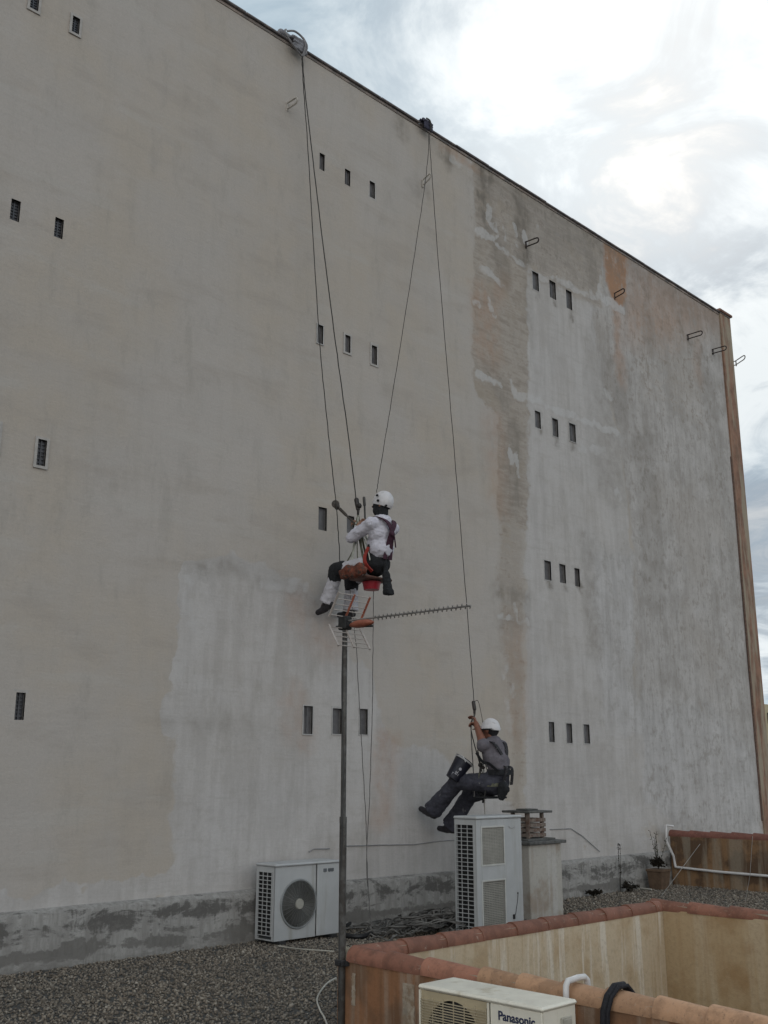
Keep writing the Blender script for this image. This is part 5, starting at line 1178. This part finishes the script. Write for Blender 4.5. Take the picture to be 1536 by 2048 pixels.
ground_line([(690, 1858), (715, 1855), (760, 1856), (800, 1858), (850, 1860)], .011, MATS['dusty_rope'], 'single grey rope strand lying in front of the rope heap', 'rope', 'rope', .03)
ground_line([(556, 1892), (600, 1898), (640, 1901), (668, 1903)], .007, mat('pale_cable', (.38, .36, .31), .6), 'thin pale cable on gravel in front of the single fan unit', 'cable', 'cable', .03)
ground_line([(672, 1956), (655, 1966), (640, 1984), (634, 2000), (640, 2020), (650, 2038), (656, 2060), (660, 2100)], .0065, mat('white_cable', (.50, .48, .42), .5), 'white cable curling over gravel left of the mast foot', 'cable', 'cable', .04)
b = MB(); a, e = on(2, .03, 1277, 1776), on(2, .03, 1303, 1779); b.tube([a, e], .012, 6); tag(b.build('stick', mat('pale_wood', (.42, .40, .35), .8)), 'short pale stick lying on gravel beside the planter', 'stick')
# conduit on far parapet
pts = [on(1, WY-.03, 1321, 1700), on(1, WY-.03, 1321, 1652), on(1, WY-.05, 1334, 1650)]
A_ = [on(1, WY-.04, 1334, 1652), on(1, WY-.04, 1321, 1650), on(1, WY-.04, 1322, 1681)]
e1 = on(0, EX-.03, 1333, 1695); 
pl = [Vector((EX+.05, WY-.16, A_[0].z)), Vector((A_[1].x, WY-.14, A_[1].z)), Vector((A_[2].x, WY-.14, A_[2].z))]
q1 = on(0, EX-.03, 1347, 1712); q2 = on(0, EX-.03, 1351, 1734); q3 = on(0, EX-.03, 1440, 1744); q4 = on(0, EX-.03, 1536, 1752); q5 = q4+(q4-q3)*3
b = MB(); b.tube([pl[0], pl[1], pl[2], q1, q2, q2.lerp(q3, .05), q3, q4, Vector((q5.x, q5.y, q4.z))], .020, 8)
tag(b.build('conduit', Mpvc, smooth=True), 'white conduit bent over and run along the far brown parapet', 'conduit')
# planter and weeds
Mleaf = mat('dry_leaf', (.075, .08, .05), .8, .4, 20); Mdeadleaf = mat('dead_weed', (.03, .025, .018), .9, .4, 20)
p = on(2, .02, 1312, 1776); pt = thing('planter', 'brown pot with straggly dark shrub in the corner by the conduit', 'plant pot', (p.x, p.y, 0))
b = MB(); s_ = .13; h_ = .27; p = Vector((p.x, WY-.32, 0))
b.add([(p.x-s_*.8, p.y-s_*.8, .01), (p.x+s_*.8, p.y-s_*.8, .01), (p.x+s_*.8, p.y+s_*.8, .01), (p.x-s_*.8, p.y+s_*.8, .01), (p.x-s_, p.y-s_, h_), (p.x+s_, p.y-s_, h_), (p.x+s_, p.y+s_, h_), (p.x-s_, p.y+s_, h_)], [(3, 2, 1, 0), (4, 5, 6, 7), (0, 1, 5, 4), (1, 2, 6, 5), (2, 3, 7, 6), (3, 0, 4, 7)])
b.box(p.x-s_-.012, p.x+s_+.012, p.y-s_-.012, p.y+s_+.012, h_+.001, h_+.035, .004); b.build('pot', mat('pot_clay', (.13, .085, .055), .85, .2, 12), pt)
def weed(c, H, n, R, leaf, mleaf, mstem, parent=None, name='foliage', up=1.0, lname='stem'):
    b = MB(); s = MB(); c = Vector(c)
    for k in range(n):
        g_ = random.uniform(0, 6.28); rr = R*random.uniform(.1, 1); tip = c+Vector((rr*math.cos(g_), min(rr*math.sin(g_), WY-.12-c.y), H*random.uniform(.45, 1)))
        mid_ = c.lerp(tip, .5)+Vector((random.uniform(-.03, .03), random.uniform(-.03, .03), .02)); q = spline([c, mid_, tip], 4); s.tube(q, .003, 4)
        for i in range(3, len(q)):
            for _ in range(2):
                d = Vector((random.gauss(0, 1), random.gauss(0, 1), random.gauss(.2, .7))).normalized(); w_ = d.cross(Vector((random.random(), random.random(), 1))).normalized(); L = leaf*random.uniform(.6, 1.4); o_ = q[i]
                b.add([o_, o_+d*L*.5+w_*L*.28, o_+d*L, o_+d*L*.5-w_*L*.28], [(0, 1, 2, 3)])
    return b, s
b, s = weed((p.x, p.y, h_+.03), .58, 7, .15, .032, Mleaf, Mleaf); b.build('foliage', Mleaf, pt); s.build('stem', Mdeadleaf, pt)
b, s = weed((p.x, p.y, h_+.03), .16, 26, .15, .05, Mleaf, Mleaf); b.build('undergrowth', Mdeadleaf, pt)
wg = 'weeds growing from the gravel'
for (px, py, H, n, R, lb) in ((1243, 1782, .12, 22, .20, 'wide dark weed clump at the plinth foot near the planter'), (1162, 1790, .08, 16, .12, 'low dark weed clump on gravel right of the chimney')):
    c = on(2, .02, px, py); c.y = min(c.y, WY-.25)
    wt = thing('weed', lb, 'weed', tuple(c), wg); b, s = weed(c, H, n, R, .045, Mleaf, Mleaf); b.build('foliage', Mdeadleaf, wt); s.build('stem', Mdeadleaf, wt)
c = on(1, WY-.15, 1240, 1765); wt = thing('weed', 'thin dead stalk rising against the tall wall left of the planter', 'weed', (c.x, c.y, .02), wg)
b, s = weed((c.x, c.y, .02), .80, 3, .05, .03, Mleaf, Mleaf); b.build('foliage', Mdeadleaf, wt); s.build('stem', Mdeadleaf, wt)
# thin stay wires at right
Mw = mat('pale_wire', (.30, .29, .27), .5)
b = MB(); b.tube([on(0, 15.0, 1400, 1688), on(2, .02, 1322, 1793)], .0035, 5); tag(b.build('stay_wire', Mw), 'thin slanting stay wire crossing in front of the far parapet', 'wire')
b = MB(); b.tube([on(0, 14.2, 1505, 1672), on(0, 14.2, 1500, 1750), on(0, 14.2, 1491, 1802)], .0035, 5); tag(b.build('stay_wire', Mw), 'near vertical thin wire at the right end of the far parapet', 'wire')
# distant building
a = on(1, 40, 1528, 1408); ds = thing('distant_building', 'pale ochre building far behind the corner of the tall wall', 'building', (a.x, 40, -12))
b = MB(); b.box(a.x-6, a.x+14, 40, 52, -12, a.z); b.build('wall', mat('ochre_far', (.44, .38, .25), .9, .1, 1), ds)
zz1 = on(1, 40, 1532, 1488).z
b = MB(); b.box(a.x-6, a.x+14, 39.6, 40-.001, zz1-1.2, zz1); b.build('balcony_band', mat('far_band', (.12, .115, .11), .9), ds)
b = MB()
for k in range(8): b.box(a.x-4+k*2.2, a.x-3+k*2.2, 39.9, 39.999, a.z-1.6, a.z-.7)
b.build('window', Mpane, ds)
print('tris', sum(len(m_.polygons) for m_ in bpy.data.meshes))
